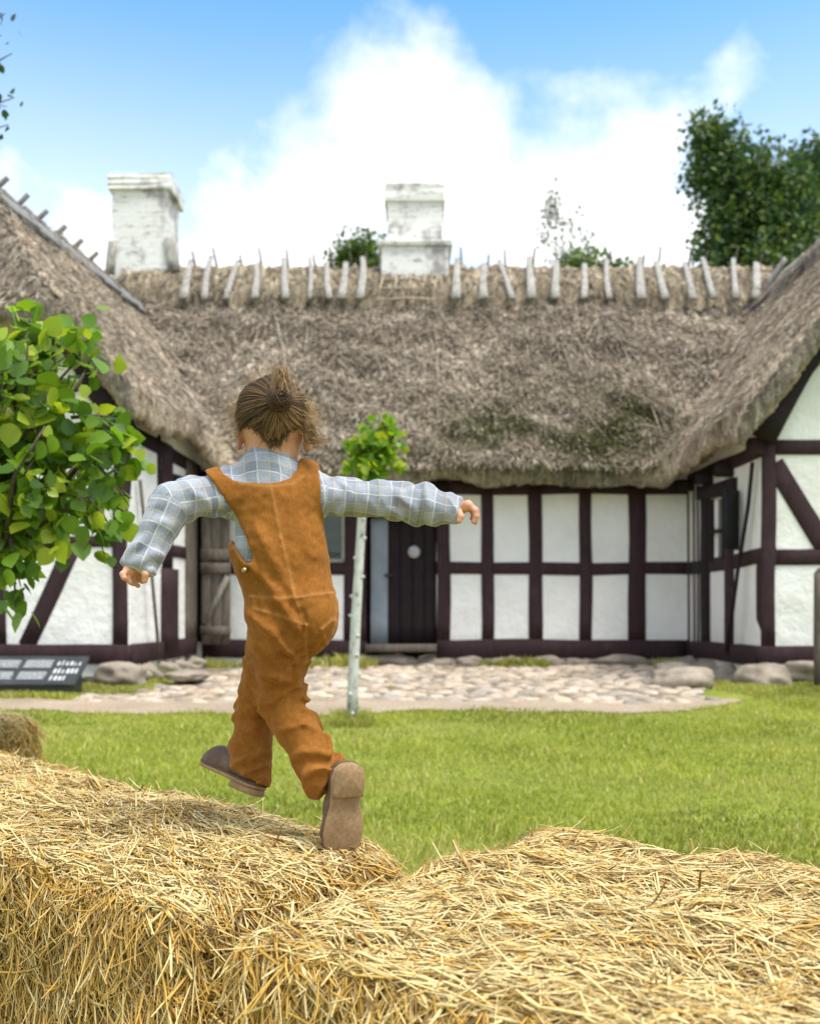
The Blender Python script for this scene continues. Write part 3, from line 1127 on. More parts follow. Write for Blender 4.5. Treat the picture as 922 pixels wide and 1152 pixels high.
def build_roof():
    G = Grid((-7.0, 8.95, 2.1), (7.6, 18.0, 6.25), .055)
    x = G.ax[0][:, None].astype(np.float32)
    y = G.ax[1][None, :].astype(np.float32)
    H = roof_H(x, y)
    H = H + .05 * snoise(x, y, 0 * x, 1.6, 2) + .03 * snoise(x, y, 0 * x, 6.0, 2)
    # footprint distance (negative inside)
    fb = np.maximum(11.55 - y, y - 17.65) + 0 * x
    u = left_u(x, y)
    fl = np.maximum(np.maximum(-u, u - 4.08), np.maximum(9.2 - y, y - 15))
    v = x - 2.95
    fr = np.maximum(np.maximum(-v, v - 4.2), np.maximum(9.2 - y, y - 15))
    foot = smin(smin(fb, fl, .5), fr, .5) + .02 * snoise(x, y, 0 * x, 4.0, 2)
    foot = np.maximum(foot, np.maximum(-6.85 - x, x - 7.45))
    z = G.ax[2].astype(np.float32)
    Tv = .36
    for k, zz in enumerate(z):
        top = (zz - H) * .66
        bot = (H - Tv - zz) * .66
        F = smax(smax(top, bot, .06), foot, .12)
        G.F[:, :, k] = F
    V, F = G.mesh()
    V = relax(V, F, 2, .4)
    n = vnormals(V, F)
    rg = np.random.default_rng(1)
    V = V + n * (rg.normal(0, .012, len(V)))[:, None]
    # colours: weathered brown, moss low in the middle of the back slope, pale bare flank on the left wing
    X, Y, Z = V.T
    base = np.tile(np.array([.56, .46, .355]), (len(V), 1))
    mo = np.exp(-(((X - 1.9) / 1.6) ** 2 + ((Z - 3.15) / .75) ** 2)) * (n[:, 1] < -.2) * (Y > 11.4)
    mo = np.clip(mo * (1.0 + .9 * snoise(X, Y, Z, 2.6, 3)), 0, 1)[:, None]
    base = base * (1 - mo) + mo * np.array([.105, .098, .05])
    low = (np.exp(-((Z - 2.75) / .35) ** 2) * (Y > 11.3) * (.5 + .5 * snoise(X, Y, Z, 3.0, 2)))[:, None]
    base = base * (1 - .5 * low) + .5 * low * np.array([.22, .22, .09])
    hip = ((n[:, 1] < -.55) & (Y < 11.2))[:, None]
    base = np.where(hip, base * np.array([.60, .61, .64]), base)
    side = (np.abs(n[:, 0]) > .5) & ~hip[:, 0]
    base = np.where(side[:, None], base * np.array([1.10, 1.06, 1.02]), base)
    # loose stalks over the slopes
    sx = rg.uniform(-4.6, 5.2, 120000)
    sy = 9.1 + 5.5 * rg.random(120000)
    keep = (sy > 11.5) & (np.maximum(3.08 + 1.19 * left_u(sx, sy), 2.86 + 1.30 * (sx - 2.95)) < 2.76 + 1.03 * (sy - 11.55)) | (rg.random(len(sx)) < .30) & (sy < 14.2) & (((left_u(sx, sy) > 0) & (left_u(sx, sy) < 2.1)) | ((sx > 2.95) & (sx < 5.1)))
    sx, sy = sx[keep], sy[keep]
    e = .05
    h0 = roof_H(sx, sy)
    gx, gy = (roof_H(sx + e, sy) - h0) / e, (roof_H(sx, sy + e) - h0) / e
    nn = np.stack([-gx, -gy, np.ones_like(gx)], 1)
    nn /= np.linalg.norm(nn, axis=1, keepdims=True)
    down = np.stack([-gx, -gy, -(gx ** 2 + gy ** 2)], 1)
    down /= np.linalg.norm(down, axis=1, keepdims=True) + 1e-6
    lat = np.cross(nn, down)
    m = len(sx)
    ang = rg.normal(0, .42, m)[:, None]
    dr_ = down * np.cos(ang) + lat * np.sin(ang)
    Ln = rg.uniform(.05, .20, m) * np.where((rg.random(m) < .022) & (sy > 12.3), 4.5, 1)
    p0 = np.stack([sx, sy, h0], 1) + nn * (.0 + .05 * snoise(sx, sy, 0 * sx, 1.6, 2) + .03 * snoise(sx, sy, 0 * sx, 6.0, 2))[:, None]
    p2 = p0 + dr_ * Ln[:, None] + nn * rg.uniform(.0, .045, m)[:, None]
    p1 = p0 + dr_ * Ln[:, None] * .5 + nn * rg.uniform(.005, .05, m)[:, None]
    t = rg.random(m)[:, None]
    cc = np.array([.24, .18, .13]) * (1 - t) + t * np.array([.78, .66, .52])
    cc = np.where((rg.random(m) < .06)[:, None], np.array([.86, .78, .64]), cc)
    mo2 = np.exp(-(((sx - 1.9) / 1.6) ** 2 + ((h0 - 3.15) / .75) ** 2)) * (sy > 11.4)
    mo2 = (np.clip(mo2 * (1 + .9 * snoise(sx, sy, h0, 2.6, 3)), 0, 1) * (rg.random(m) < .8))[:, None]
    cc = cc * (1 - mo2) + mo2 * (np.array([.11, .105, .045]) * (.4 + 1.7 * t))
    wv, wf_, wc = ribbons(p0, p1, p2, rg.uniform(.008, .018, m), nn, cc)
    n0 = len(V)
    allV = np.concatenate([V, wv])
    allF = np.concatenate([F, wf_ + n0])
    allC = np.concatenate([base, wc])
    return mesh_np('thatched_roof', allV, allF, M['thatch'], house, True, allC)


roof = build_roof()


def ridge_cap(name, axis_pts, half, slope, seed, col, parent):
    """straw ridge cap: follows the ridge line, lumpy section"""
    rg = np.random.default_rng(seed)
    a, b = (np.array(q, float) for q in axis_pts)
    Ln = np.linalg.norm(b - a)
    n = int(Ln / .05)
    ax = (b - a) / Ln
    side = np.cross(ax, [0, 0, 1.0])
    prof = np.linspace(-1, 1, 19)
    V = []
    for i in range(n + 1):
        c = a + ax * (Ln * i / n)
        for q in prof:
            dd = q * half * (1 + .07 * math.sin(i * .7 + 3 * seed) + .04 * rg.normal())
            z = -abs(dd) * slope
            z = -math.sqrt((abs(dd) * slope) ** 2 + .02) + .14
            lift = .10 * (1 - abs(q) ** 5) + .03 * rg.normal() - (.12 if abs(q) > .97 else 0)
            V.append(c + side * dd + np.array([0, 0, z + lift]))
    V = np.array(V)
    k = len(prof)
    F = [(i * k + j, (i + 1) * k + j, (i + 1) * k + j + 1, i * k + j + 1) for i in range(n) for j in range(k - 1)]
    c = np.array(col) * (1 + .25 * rg.normal(size=(len(V), 1)))
    # stalks lying over the cap
    m = int(Ln * 420)
    t = rg.random(m)
    q = rg.uniform(-1, 1, m)
    dd = q * half
    base = a + ax * (Ln * t)[:, None] + side * dd[:, None]
    base[:, 2] += -np.sqrt((np.abs(dd) * slope) ** 2 + .02) + .14 + .10
    sg = np.sign(q)[:, None]
    dn = side * sg - np.array([0, 0, 1.0]) * slope
    dn /= np.linalg.norm(dn, axis=1, keepdims=True)
    nn = side * sg * slope + np.array([0, 0, 1.0])
    nn /= np.linalg.norm(nn, axis=1, keepdims=True)
    ang = rg.normal(0, .5, m)[:, None]
    dv = dn * np.cos(ang) + ax * np.sin(ang)
    l = rg.uniform(.08, .3, m)[:, None]
    wv, wf_, wc = ribbons(base, base + dv * l * .5 + nn * .04, base + dv * l + nn * rg.uniform(-.02, .04, (m, 1)), rg.uniform(.008, .016, m), nn,
                          np.array(col) * (.6 + .9 * rg.random((m, 1))))
    return mesh_np(name, np.concatenate([V, wv]), np.concatenate([np.array(F), wf_ + len(V)]), M['thatch'], parent, True, np.concatenate([np.clip(c, .02, 1), wc]))


ridge_cap('ridge_cap', ((-4.1, 14.6, 5.89), (5.1, 14.6, 5.89)), .66, 1.03, 1, (.44, .36, .26), roof)
ridge_cap('ridge_cap', ((-4.47, 10.2, 5.40), (-4.02, 14.2, 5.42)), .42, 1.19, 2, (.36, .33, .30), roof)
ridge_cap('ridge_cap', ((5.05, 10.2, 5.5), (5.05, 14.2, 5.5)), .42, 1.22, 3, (.40, .35, .30), roof)


def ridge_log(a, b, w0, w1, mat='log'):
    mb = MB()
    a, b = np.array(a, float), np.array(b, float)
    s = np.random.default_rng(int(abs(a[0]) * 977) + 3)
    mid = (a + b) / 2 + s.normal(0, .012, 3)
    n = np.array([0, -.7, .7])
    pts = []
    a, mid, b = a + n * .05, mid + n * .05, b + n * .02
    mb.beam(a, b, w0, .05, n, wob=.012, bev=.012, seg=5, taper=.72 if w1 > .05 else .45)
    return mb.build('ridge_log', M[mat], roof, True)


# front logs over the main ridge, each with a partner crossing from the far side
logs = [(208, 214, 11), (236, 240, 9), (260, 262, 9), (290, 291, 10), (319, 318, 10), (345, 346, 7), (370, 372, 9), (388, 386, 11),
        (410, 409, 11), (513, 517, 12), (542, 540, 12), (571, 567, 9), (593, 595, 12), (624, 624, 12), (659, 661, 10), (686, 677, 8),
        (719, 721, 12), (741, 739, 11), (772, 767, 10), (800, 794, 9), (827, 821, 9), (849, 851, 12)]
for i, (xb, xt, w) in enumerate(logs):
    yb = 345 + 4 * math.sin(i * 2.1)
    yt = 298 + 5 * math.sin(i * 1.7)
    a = P(xb, yb, 13.93)
    b = P(xt, yt, 14.50)
    a = Vector((a.x, 13.84, 5.27))
    b = Vector((P(xt, yt, 14.5).x, 14.52, 6.05 + .05 * math.sin(i * 1.7)))
    a.x += .05 * math.sin(i * 5.3); b.x += .06 * math.sin(i * 3.9)
    ridge_log(a, b, w * .0102, w * .0085)
    # partner from the far slope: only its thin dark tip shows over the ridge
    ridge_log((b.x + .12 + .03 * math.sin(i * 3), 15.3, 5.30), (b.x + .05, 14.45, 6.16 + .06 * math.sin(i * 2.3)), .07, .03, 'grey_wood')
for (x0, y0, x1, y1) in ((862, 330, 882, 296), (878, 320, 905, 292)):
    a, b = P(x0, y0, 13.75), P(x1, y1, 13.5)
    ridge_log((a.x, a.y, a.z + .08), (b.x, b.y, b.z + .05), .12, .08)
# logs over the left wing ridge
for i in range(9):
    t = i / 8
    c = np.array([-4.47 + .45 * t, 10.4 + 3.6 * t, 5.42])
    ridge_log(c + np.array([.40, -.05, -.30]), c + np.array([-.14, .02, .28]), .11, .07, 'grey_wood')
    ridge_log(c + np.array([-.45, .08, -.33]), c + np.array([.12, .1, .27]), .10, .06, 'grey_wood')
# grey boards laid along the left ridge
for i in range(7):
    t0 = i / 7
    c = np.array([-4.40 + .45 * t0, 10.3 + 3.7 * t0, 5.16])
    d = np.array([.066, .54, 0])
    mb = MB()
    mb.beam(c + np.array([.36, 0, .0]), c + d + np.array([.36, 0, .02]), .24, .05, np.array([1.19, 0, 1.0]), wob=.012, bev=.012, seg=4)
    mb.build('ridge_board', m_timber('grey_board', (.13, .13, .13), (.30, .29, .28)) if i == 0 else bpy.data.materials['grey_board'], roof, True)


def chimney(cx, cy, w, dpt, z0, z1, cap_h, cap_o, base=None):
    mb = MB()
    def ring(lo, hi, ww, dd, jit=.0):
        n = 5
        V, F = [], []
        rg = np.random.default_rng(int(abs(cx * 100) + lo * 10))
        for i in range(n + 1):
            z = lo + (hi - lo) * i / n
            for (sx, sy) in ((-1, -1), (0, -1.0), (1, -1), (1, 0), (1, 1), (0, 1), (-1, 1), (-1, 0)):
                V.append((cx + sx * ww / 2 + rg.normal(0, .006), cy + sy * dd / 2 + rg.normal(0, .006), z))
        for i in range(n):
            for j in range(8):
                F.append((i * 8 + j, i * 8 + (j + 1) % 8, (i + 1) * 8 + (j + 1) % 8, (i + 1) * 8 + j))
        V += [(cx, cy, hi), (cx, cy, lo)]
        return V, F, n
    def addring(m, *a):
        V, F, n = ring(*a)
        m.add(V, F)
        b = m.n - len(V)
        m.F3.append(np.array([(b + n * 8 + j, b + n * 8 + (j + 1) % 8, b + len(V) - 2) for j in range(8)] + [(b + (j + 1) % 8, b + j, b + len(V) - 1) for j in range(8)]))
    addring(mb, z0, z1 - cap_h, w, dpt)
    ch = mb.build('chimney', M['chimney'], house)
    mb = MB()
    addring(mb, z1 - cap_h, z1 - .03, w + cap_o, dpt + cap_o)
    addring(mb, z1 - .03, z1, w + cap_o * .7, dpt + cap_o * .7)
    mb.build('chimney_cap', M['chimney'], ch)
    if base:
        mb = MB()
        addring(mb, base[0], base[1], base[2], base[2])
        addring(mb, base[1] + .002, base[1] + .07, base[2] + .10, base[2] + .08)
        mb.build('chimney_base', M['chimney'], ch)
    return ch


c1 = P(160.5, 200, 14.5)
chimney(c1.x, 14.75, .77, .72, 5.2, 7.24, .23, .12)
c2 = P(466.5, 214, 14.5)
chimney(c2.x, 14.75, .77, .72, 5.6, 7.10, .25, .07, (5.35, 6.19, .93))
# stone / boards against the left chimney
for (x0, y0, x1, y1, w) in ((196, 305, 192, 268, .16), (124, 308, 126, 272, .12)):
    mb = MB()
    a, b = P(x0, y0, 14.35), P(x1, y1, 14.4)
    mb.beam(a, b, w, .08, (0, -1, .4), wob=.01, seg=3)
    mb.build('chimney_board', M['log'], house, True)
# hazel lattice tied over the straw below the middle chimney
mb = MB()
def on_roof(x, y, lift=.13):
    # photo point on the back slope
    k = (695 - y) / FPX
    Y = (2.76 + lift - 1.03 * 11.55 - CAMZ) / (k - 1.03)
    return np.array([(x - 461) / FPX * Y, Y, CAMZ + k * Y])
for (a, b) in (((432, 308), (424, 340)), ((446, 306), (444, 338)), ((463, 307), (458, 338)), ((480, 306), (472, 338)), ((492, 308), (486, 340)),
               ((426, 315), (496, 316)), ((424, 325), (494, 327)), ((422, 338), (492, 337))):
    p, q = on_roof(*a, .22), on_roof(*b, .16)
    mb.tube([p, (p + q) / 2 + np.array([0, -.02, .02]), q], .016, 6)
mb.build('hazel_lattice', m_timber('hazel_rod', (.25, .20, .14), (.45, .38, .28)), house, True)
# verge boards under the half-hips
for (a, b, w) in ((gpx(147, 492), gpx(92, 398), .24), (gpx(846, 494), gpx(915, 372), .32)):
    mb = MB()
    a, b = np.array(a), np.array(b)
    a[1] = b[1] = 9.46
    mb.beam(a, b, w, .07, NY, wob=.006)
    mb.build('barge_board', M['dark_timber'], house, True)


# boulders of the plinth
def ico(sub=3):
    import bmesh
    bm = bmesh.new()
    bmesh.ops.create_icosphere(bm, subdivisions=sub, radius=1)
    V = np.array([v.co[:] for v in bm.verts])
    F = np.array([[v.index for v in f.verts] for f in bm.faces])
    bm.free()
    return V, F


ICO = ico(4)


def boulder(name, c, size, seed, parent=None, mat='boulder', rot=0.0, rough=.13):
    V, F = ICO
    rg = np.random.default_rng(seed)
    o = rg.uniform(-9, 9, 3)
    q = np.sign(V) * np.abs(V) ** .92
    q = q / np.linalg.norm(q, axis=1, keepdims=True) ** .6
    r = 1 + rough * 1.6 * snoise(V[:, 0] + o[0], V[:, 1] + o[1], V[:, 2] + o[2], 1.6, 2) + .03 * snoise(V[:, 0] + o[0], V[:, 1] + o[1], V[:, 2] + o[2], 7, 2)
    q = q * r[:, None] * np.asarray(size) / 2
    cr, sr = math.cos(rot), math.sin(rot)
    q = np.stack([q[:, 0] * cr - q[:, 1] * sr, q[:, 0] * sr + q[:, 1] * cr, q[:, 2]], 1)
    return mesh_np(name, q + np.asarray(c), F, M[mat], parent, True)


rg = np.random.default_rng(8)
x = -1.9
while x < 3.2:
    w = rg.uniform(.32, .78)
    boulder('foundation_stone', (x + w / 2, 12.06, .475), (w * 1.04, .30, .20), int(rg.integers(1e6)), house)
    x += w * .92
for i, (xp, yp, w, h) in enumerate(((-70, 752, .8, .3), (10, 752, .7, .3), (112, 753, .85, .36), (90, 751, .6, .3))):
    p = P(xp, yp, 9.66)
    boulder('foundation_stone', (p.x, 9.80, p.z - .06), (w, .4, h * .85), 40 + i, house, rough=.08)
for i, (xp, yp, w, h) in enumerate(((140, 754, .55, .33), (160, 752, .36, .30), (180, 748, .38, .27), (197, 745, .36, .24), (212, 742, .34, .2))):
    q = lw.at(xp, yp)
    boulder('foundation_stone', (q[0] - .04, q[1] + .08, q[2] - .06), (.42, w, h * .9), 50 + i, house, rot=.1)
for i, (xp, yp, w, h) in enumerate(((862, 757, .70, .34), (823, 754, .58, .30), (800, 748, .5, .28), (783, 744, .42, .26))):
    q = rw.at(xp, yp)
    boulder('foundation_stone', (q[0] - .02, q[1] + .05, q[2] - .09), (.44, w, h), 60 + i, house)
for i, (xp, w) in enumerate(((905, .7), (985, .8), (1080, .9))):
    p = P(xp, 752, 9.66)
    boulder('foundation_stone', (p.x, 9.76, p.z), (w, .5, .3), 70 + i, house)
# loose stones
o = boulder('loose_stone', P(768, 764, 9.5), (.62, .4, .26), 81)
props(o, 'pale rounded boulder lying on the cobbles in front of the right wing', 'stone')
o = boulder('loose_stone', P(755, 754, 10.2), (.42, .3, .14), 82)
props(o, 'small reddish stone lying behind the pale boulder by the right wing', 'stone')
o = boulder('stone_slab', P(211, 760, 9.75), (.42, .6, .11), 83, rough=.08)
props(o, 'flat grey stone slab on the cobbles below the open weathered door', 'stone slab')

# ------------------------------------------------------------------ things round the yard
def stick(label, pts, r, mat='grey_wood', name='wooden_pole', cat='pole'):
    mb = MB()
    mb.tube(pts, r, 8)
    return props(mb.build(name, M[mat], None, True), label, cat)


stick('thin brown stick leaning on the left wing between corner post and wide plank post',
      [lw.at(165.5, 733) + NLv * .12, lw.at(161, 650) + NLv * .09, lw.at(156, 590) + NLv * .06, lw.at(152, 540) + NLv * .05], .017)
stick('dark pole leaning on the right wing beside the corner post',
      [rw.at(835.5, 733) + NR * .16, rw.at(841, 640) + NR * .10, rw.at(848, 570) + NR * .06, rw.at(853, 520) + NR * .06], .02, 'dark_timber')
mb = MB()
mb.beam((3.675, 9.15, .40), (3.675, 9.15, 1.40), .11, .11, NY, wob=.004, bev=.012)
mb.beam((3.675, 9.15, 1.40), (3.675, 9.15, 1.45), .11, .11, NY, bev=.02, taper=.5)
props(mb.build('wooden_post', M['grey_wood'], None, True), 'grey weathered wooden post standing before the right gable', 'post')

# information board
bd = empty('information_board', P(40, 782, 8.7))
props(bd, 'low slanted dark slate information board with pale print, on the grass beside the linden', 'sign')
Yi = 8.7
bl, brr = P(-62, 782, Yi), P(82, 782, Yi)
z0 = .345
mb = MB()
V = [(bl.x, Yi - .05, z0), (brr.x - .01, Yi - .05, z0), (brr.x - .01, Yi + .28, z0), (bl.x, Yi + .28, z0),
     (bl.x, Yi - .05, z0 + .09), (brr.x - .01, Yi - .05, z0 + .09), (brr.x - .01, Yi + .28, z0 + .24), (bl.x, Yi + .28, z0 + .24)]
mb.add([(a, b - 0, c) for (a, b, c) in V], [(0, 3, 2, 1), (0, 1, 5, 4), (1, 2, 6, 5), (2, 3, 7, 6), (3, 0, 4, 7), (4, 5, 6, 7)])
mb.build('board_base', M['slate'], bd)
e_u = np.array([0, .40, .22]); e_u /= np.linalg.norm(e_u)
nrm = np.cross([1, 0, 0], e_u)
o0 = np.array([bl.x - .02, Yi - .10, z0 + .085])
pw, ph = (brr.x - bl.x) + .07, .46
mb = MB()
mb.beam(o0 + e_u * ph / 2 , o0 + e_u * ph / 2 + np.array([pw, 0, 0]), ph, .03, nrm, bev=.004, seg=1)
pan = mb.build('panel', M['slate'], bd)
mb = MB()
rg = np.random.default_rng(4)


def mark(u, v, w, h):
    c = o0 + np.array([u, 0, 0]) + e_u * v + nrm * .0165
    mb.add([c, c + np.array([w, 0, 0]), c + np.array([w, 0, 0]) + e_u * h, c + e_u * h], [(0, 1, 2, 3)])


for (u0, wid) in ((.06, .24), (.36, .24), (.64, .24)):
    for vb in (.08, .27):
        mb = MB()
        for r in range(6):
            u = u0
            while u < u0 + wid - .02:
                w = min(rg.uniform(.015, .05), u0 + wid - u)
                mark(u, vb + r * .021, w * .85, .010)
                u += w
        mb.build('printed_text', M['print'], pan)
for vb, n in ((.30, 6), (.17, 6), (.06, 4)):
    mb = MB()
    for k in range(n):
        h = rg.uniform(.03, .075)
        mark(.92 + k * .037, vb, rg.uniform(.012, .026), h)
        mark(.92 + k * .037 + .004, vb + h + .004, .010, .012)
    mb.build('pictogram_row', M['print'], pan)

# ------------------------------------------------------------------ trees
HEART = np.array([(0, 0, 0), (-.30, .10, .02), (-.46, .36, .05), (-.34, .68, .04), (0, 1.0, -.06), (.34, .68, .04), (.46, .36, .05), (.30, .10, .02), (0, .32, -.03), (0, .66, -.03)])
HF3 = np.array([(0, 8, 1), (0, 7, 8), (3, 9, 4), (9, 5, 4)])
HF4 = np.array([(1, 8, 9, 2), (8, 7, 6, 9)])
HF3 = np.concatenate([HF3, [(2, 9, 3), (9, 6, 5)]])
DIA = np.array([(0, 0, 0), (-.34, .5, .06), (0, 1, -.03), (.34, .5, .06)])
DF = np.array([(0, 3, 2, 1)])


def leaves(Pt, D, Nn, size, col, heart=True):
    """leaves at Pt growing along D with face normal ~Nn"""
    D = D / (np.linalg.norm(D, axis=1, keepdims=True) + 1e-9)
    X = np.cross(D, Nn)
    X /= np.linalg.norm(X, axis=1, keepdims=True) + 1e-9
    Z = np.cross(X, D)
    T = HEART if heart else DIA
    V = Pt[:, None] + size[:, None, None] * (T[None, :, 0:1] * X[:, None] + T[None, :, 1:2] * D[:, None] + T[None, :, 2:3] * Z[:, None])
    k = len(T)
    b = (np.arange(len(Pt)) * k)[:, None, None]
    if heart:
        F = [(b + HF3[None]).reshape(-1, 3), (b + HF4[None]).reshape(-1, 4)]
    else:
        F = [(b + DF[None]).reshape(-1, 4)]
    return V.reshape(-1, 3), F, np.repeat(col, k, axis=0)


def rdir(rg, n):
    v = rg.normal(size=(n, 3))
    return v / np.linalg.norm(v, axis=1, keepdims=True)


def leaf_tree(name, label, trunk_pts, trunk_r, twigs, per_twig, size, cols, seed, bark, group=None, cat='tree', heart=True, leafmat='leaf', spread=.08, droop=.5):
    """twigs: list of (start, end); leaves sit along each twig"""
    rg = np.random.default_rng(seed)
    t = empty(name, trunk_pts[0])
    props(t, label, cat, group)
    mb = MB()
    mb.tube(trunk_pts, trunk_r, 12)
    if cat == 'sapling':
        for kz in np.linspace(.12, 1.45, 11):
            seg_ = [np.asarray(q) for q in trunk_pts]
            zz_ = seg_[0][2] + kz
            i_ = max(i for i in range(len(seg_)) if seg_[i][2] <= zz_)
            i_ = min(i_, len(seg_) - 2)
            f_ = (zz_ - seg_[i_][2]) / (seg_[i_ + 1][2] - seg_[i_][2])
            c_ = seg_[i_] * (1 - f_) + seg_[i_ + 1] * f_
            an_ = rg.uniform(-3.3, .2)
            d_ = np.array([math.cos(an_), math.sin(an_), .35])
            r_ = float(np.interp(f_, [0, 1], [trunk_r[i_], trunk_r[i_ + 1]]))
            mb.tube([c_ + d_ * r_ * .6, c_ + d_ * (r_ + .002), c_ + d_ * (r_ + rg.uniform(.006, .018))], [.022, .014, .006], 7)
    tr = mb.build('trunk', M[bark], t, True)
    mb = MB()
    Ps, Ds = [], []
    for (a, b) in twigs:
        a, b = np.asarray(a, float), np.asarray(b, float)
        Lw = np.linalg.norm(b - a)
        mid = (a + b) / 2 + rg.normal(0, .05 * Lw, 3) + np.array([0, 0, .12 * Lw])
        r = .006 + .012 * Lw if len(twigs) < 400 else .006
        r = min(r, trunk_r[-1] if hasattr(trunk_r, '__len__') else trunk_r)
        mb.tube([a, mid, b], [r, r * .7, r * .25], 5)
        u = rg.random(per_twig) ** .7
        p = ((1 - u) ** 2)[:, None] * a + (2 * u * (1 - u))[:, None] * mid + (u ** 2)[:, None] * b
        Ps.append(p + rg.normal(0, spread, (per_twig, 3)))
        dd = (b - a) / (Lw + 1e-6)
        Ds.append(dd * .6 + rdir(rg, per_twig) * .8 + np.array([0, 0, -droop]))
    mb.build('branches', M[bark if bark != 'white_bark' else 'bark'], t, True)
    Pt, D = np.concatenate(Ps), np.concatenate(Ds)
    n = len(Pt)
    Nn = rdir(rg, n) * .9 + np.array([0, -.35, .65])
    q = rg.random(n)[:, None]
    c = np.array(cols[0]) * (1 - q) + q * np.array(cols[1])
    c = c * rg.uniform(.75, 1.25, (n, 1))
    young = (rg.random(n) < .30)[:, None]
    c = np.where(young, np.array(cols[2]), c)
    V, F, C = leaves(Pt, D, Nn, size * rg.uniform(.6, 1.25, n), c, heart)
    mesh_np('crown', V, F, M[leafmat], t, True, C)
    return t


def build_trees():
    rg = np.random.default_rng(77)
    # linden standing left of the frame edge, its crown hanging into the picture
    Yt = 4.0
    base = np.array([-1.655, Yt, .02])
    tp = [base, base + (0, .01, .5), base + (.015, 0, .9), base + (.01, .01, 1.4), base + (.06, 0, 1.85)]
    tw = []
    cen = np.array([-1.56, Yt, 1.74])
    for i in range(92):
        d = rdir(rg, 1)[0]
        rad = np.array([.44, .44, .50])
        a = base + np.array([.02, 0, rg.uniform(1.05, 1.8)])
        e = cen + d * rad * rg.uniform(.70, 1.0)
        if e[2] < 1.30 and e[0] > -1.38: continue
        tw.append((a + (e - a) * .25, e + np.array([0, 0, -.05])))
    # hanging sprays seen at the lower left and on the right rim
    for (x0, y0, x1, y1) in ((10, 590, 24, 660), (2, 560, 6, 640), (90, 560, 118, 625), (110, 470, 148, 520), (105, 520, 146, 570), (85, 440, 104, 400), (60, 420, 58, 362),
                             (40, 420, 30, 352), (100, 560, 128, 600), (80, 470, 130, 470), (60, 560, 62, 622), (30, 560, 40, 628), (90, 400, 98, 372), (12, 600, 18, 684), (100, 500, 150, 500)):
        tw.append((P(x0, y0, Yt - .1), P(x1, y1, Yt - .12 + .2 * rg.random())))
    leaf_tree('linden_tree', 'young linden at the left edge with large heart-shaped leaves', tp, [.045, .04, .036, .03, .016], tw, 17, .074,
              ((.07, .15, .025), (.19, .33, .035), (.36, .45, .045)), 5, 'bark', spread=.035)
    # pale stemmed sapling in the yard
    Ys = 7.0
    tp = [P(395.5, 824, Ys), P(397, 770, Ys), P(400, 700, Ys), P(403.5, 640, Ys), P(407, 580, Ys), P(413, 535, Ys), P(418, 505, Ys)]
    tw = []
    for i in range(34):
        d = rdir(rg, 1)[0]
        e = np.array(P(420, 510, Ys)) + d * np.array([.20, .2, .20]) * rg.uniform(.6, 1.0)
        a = np.array(P(414, rg.uniform(505, 545), Ys))
        tw.append((a, e))
    tw += [(P(428, 500, Ys), P(440, 472, Ys)), (P(425, 500, Ys), P(436, 468, Ys + .05)), (P(412, 500, Ys), P(410, 478, Ys)), (P(424, 520, Ys), P(452, 500, Ys)), (P(424, 525, Ys), P(450, 522, Ys - .05)), (P(426, 510, Ys), P(446, 486, Ys)), (P(415, 525, Ys), P(390, 520, Ys))]
    leaf_tree('sapling', 'slim sapling with a pale knotty stem standing on the lawn before the dark door', tp, [.040, .037, .035, .032, .030, .022, .013], tw, 17, .060,
              ((.09, .22, .02), (.22, .36, .03), (.36, .42, .04)), 6, 'white_bark', cat='sapling', spread=.03)

    def big_tree(name, label, Y, blobs, ntw, per, size, cols, seed, base_x, group='trees behind the farmhouse'):
        rg2 = np.random.default_rng(seed)
        tw = []
        x0 = (base_x - 461) / FPX * Y
        top = max(CAMZ + (695 - b[1]) / FPX * Y for b in blobs)
        wts = np.array([b[2] * b[3] for b in blobs], float)
        wts /= wts.sum()
        for i in range(ntw):
            b = blobs[rg2.choice(len(blobs), p=wts)]
            c = np.array(P(b[0], b[1], Y))
            d = rdir(rg2, 1)[0]
            rx, rz = b[2] / FPX * Y, b[3] / FPX * Y
            e = c + d * np.array([rx, rx, rz]) * rg2.uniform(.35, 1.0) ** .6
            a = c + (e - c) * .45 + np.array([0, 0, -.25 * rz])
            tw.append((a, e))
            if i % 12 == 0:
                tw.append((np.array([x0, Y, min(a[2], top) * .8]), a))
        tp = [np.array([x0, Y, .4]), np.array([x0 + .05, Y, top * .4]), np.array([x0, Y, top * .7]), np.array([x0 + .1, Y, top * .93])]
        return leaf_tree(name, label, tp, [.24, .2, .13, .04], tw, per, size, cols, seed, 'bark', group, heart=False, leafmat='far_leaf', spread=.16, droop=.2)

    dk = ((.030, .068, .030), (.070, .13, .042), (.13, .18, .045))
    big_tree('broadleaf_tree', 'tall dark green tree behind the right end of the roof, its left crown thinning out', 24,
             [(842, 225, 52, 80), (858, 285, 66, 60), (812, 270, 34, 50), (814, 165, 26, 32), (850, 330, 90, 60), (795, 195, 22, 34), (794, 150, 22, 24), (880, 240, 44, 70)], 980, 22, .17, dk, 31, 845)
    big_tree('broadleaf_tree', 'dark tree at the right frame edge, farther back than its tall neighbour', 28,
             [(908, 200, 34, 50), (940, 250, 60, 100), (895, 300, 44, 50), (905, 250, 40, 60)], 620, 22, .19, ((.022, .055, .034), (.048, .095, .046), (.09, .14, .05)), 32, 935)
    big_tree('broadleaf_tree', 'round green tree top showing left of the middle chimney', 22,
             [(405, 290, 24, 28), (388, 303, 16, 16), (418, 312, 30, 30)], 150, 20, .13, ((.03, .07, .015), (.07, .12, .02), (.12, .17, .03)), 33, 406)
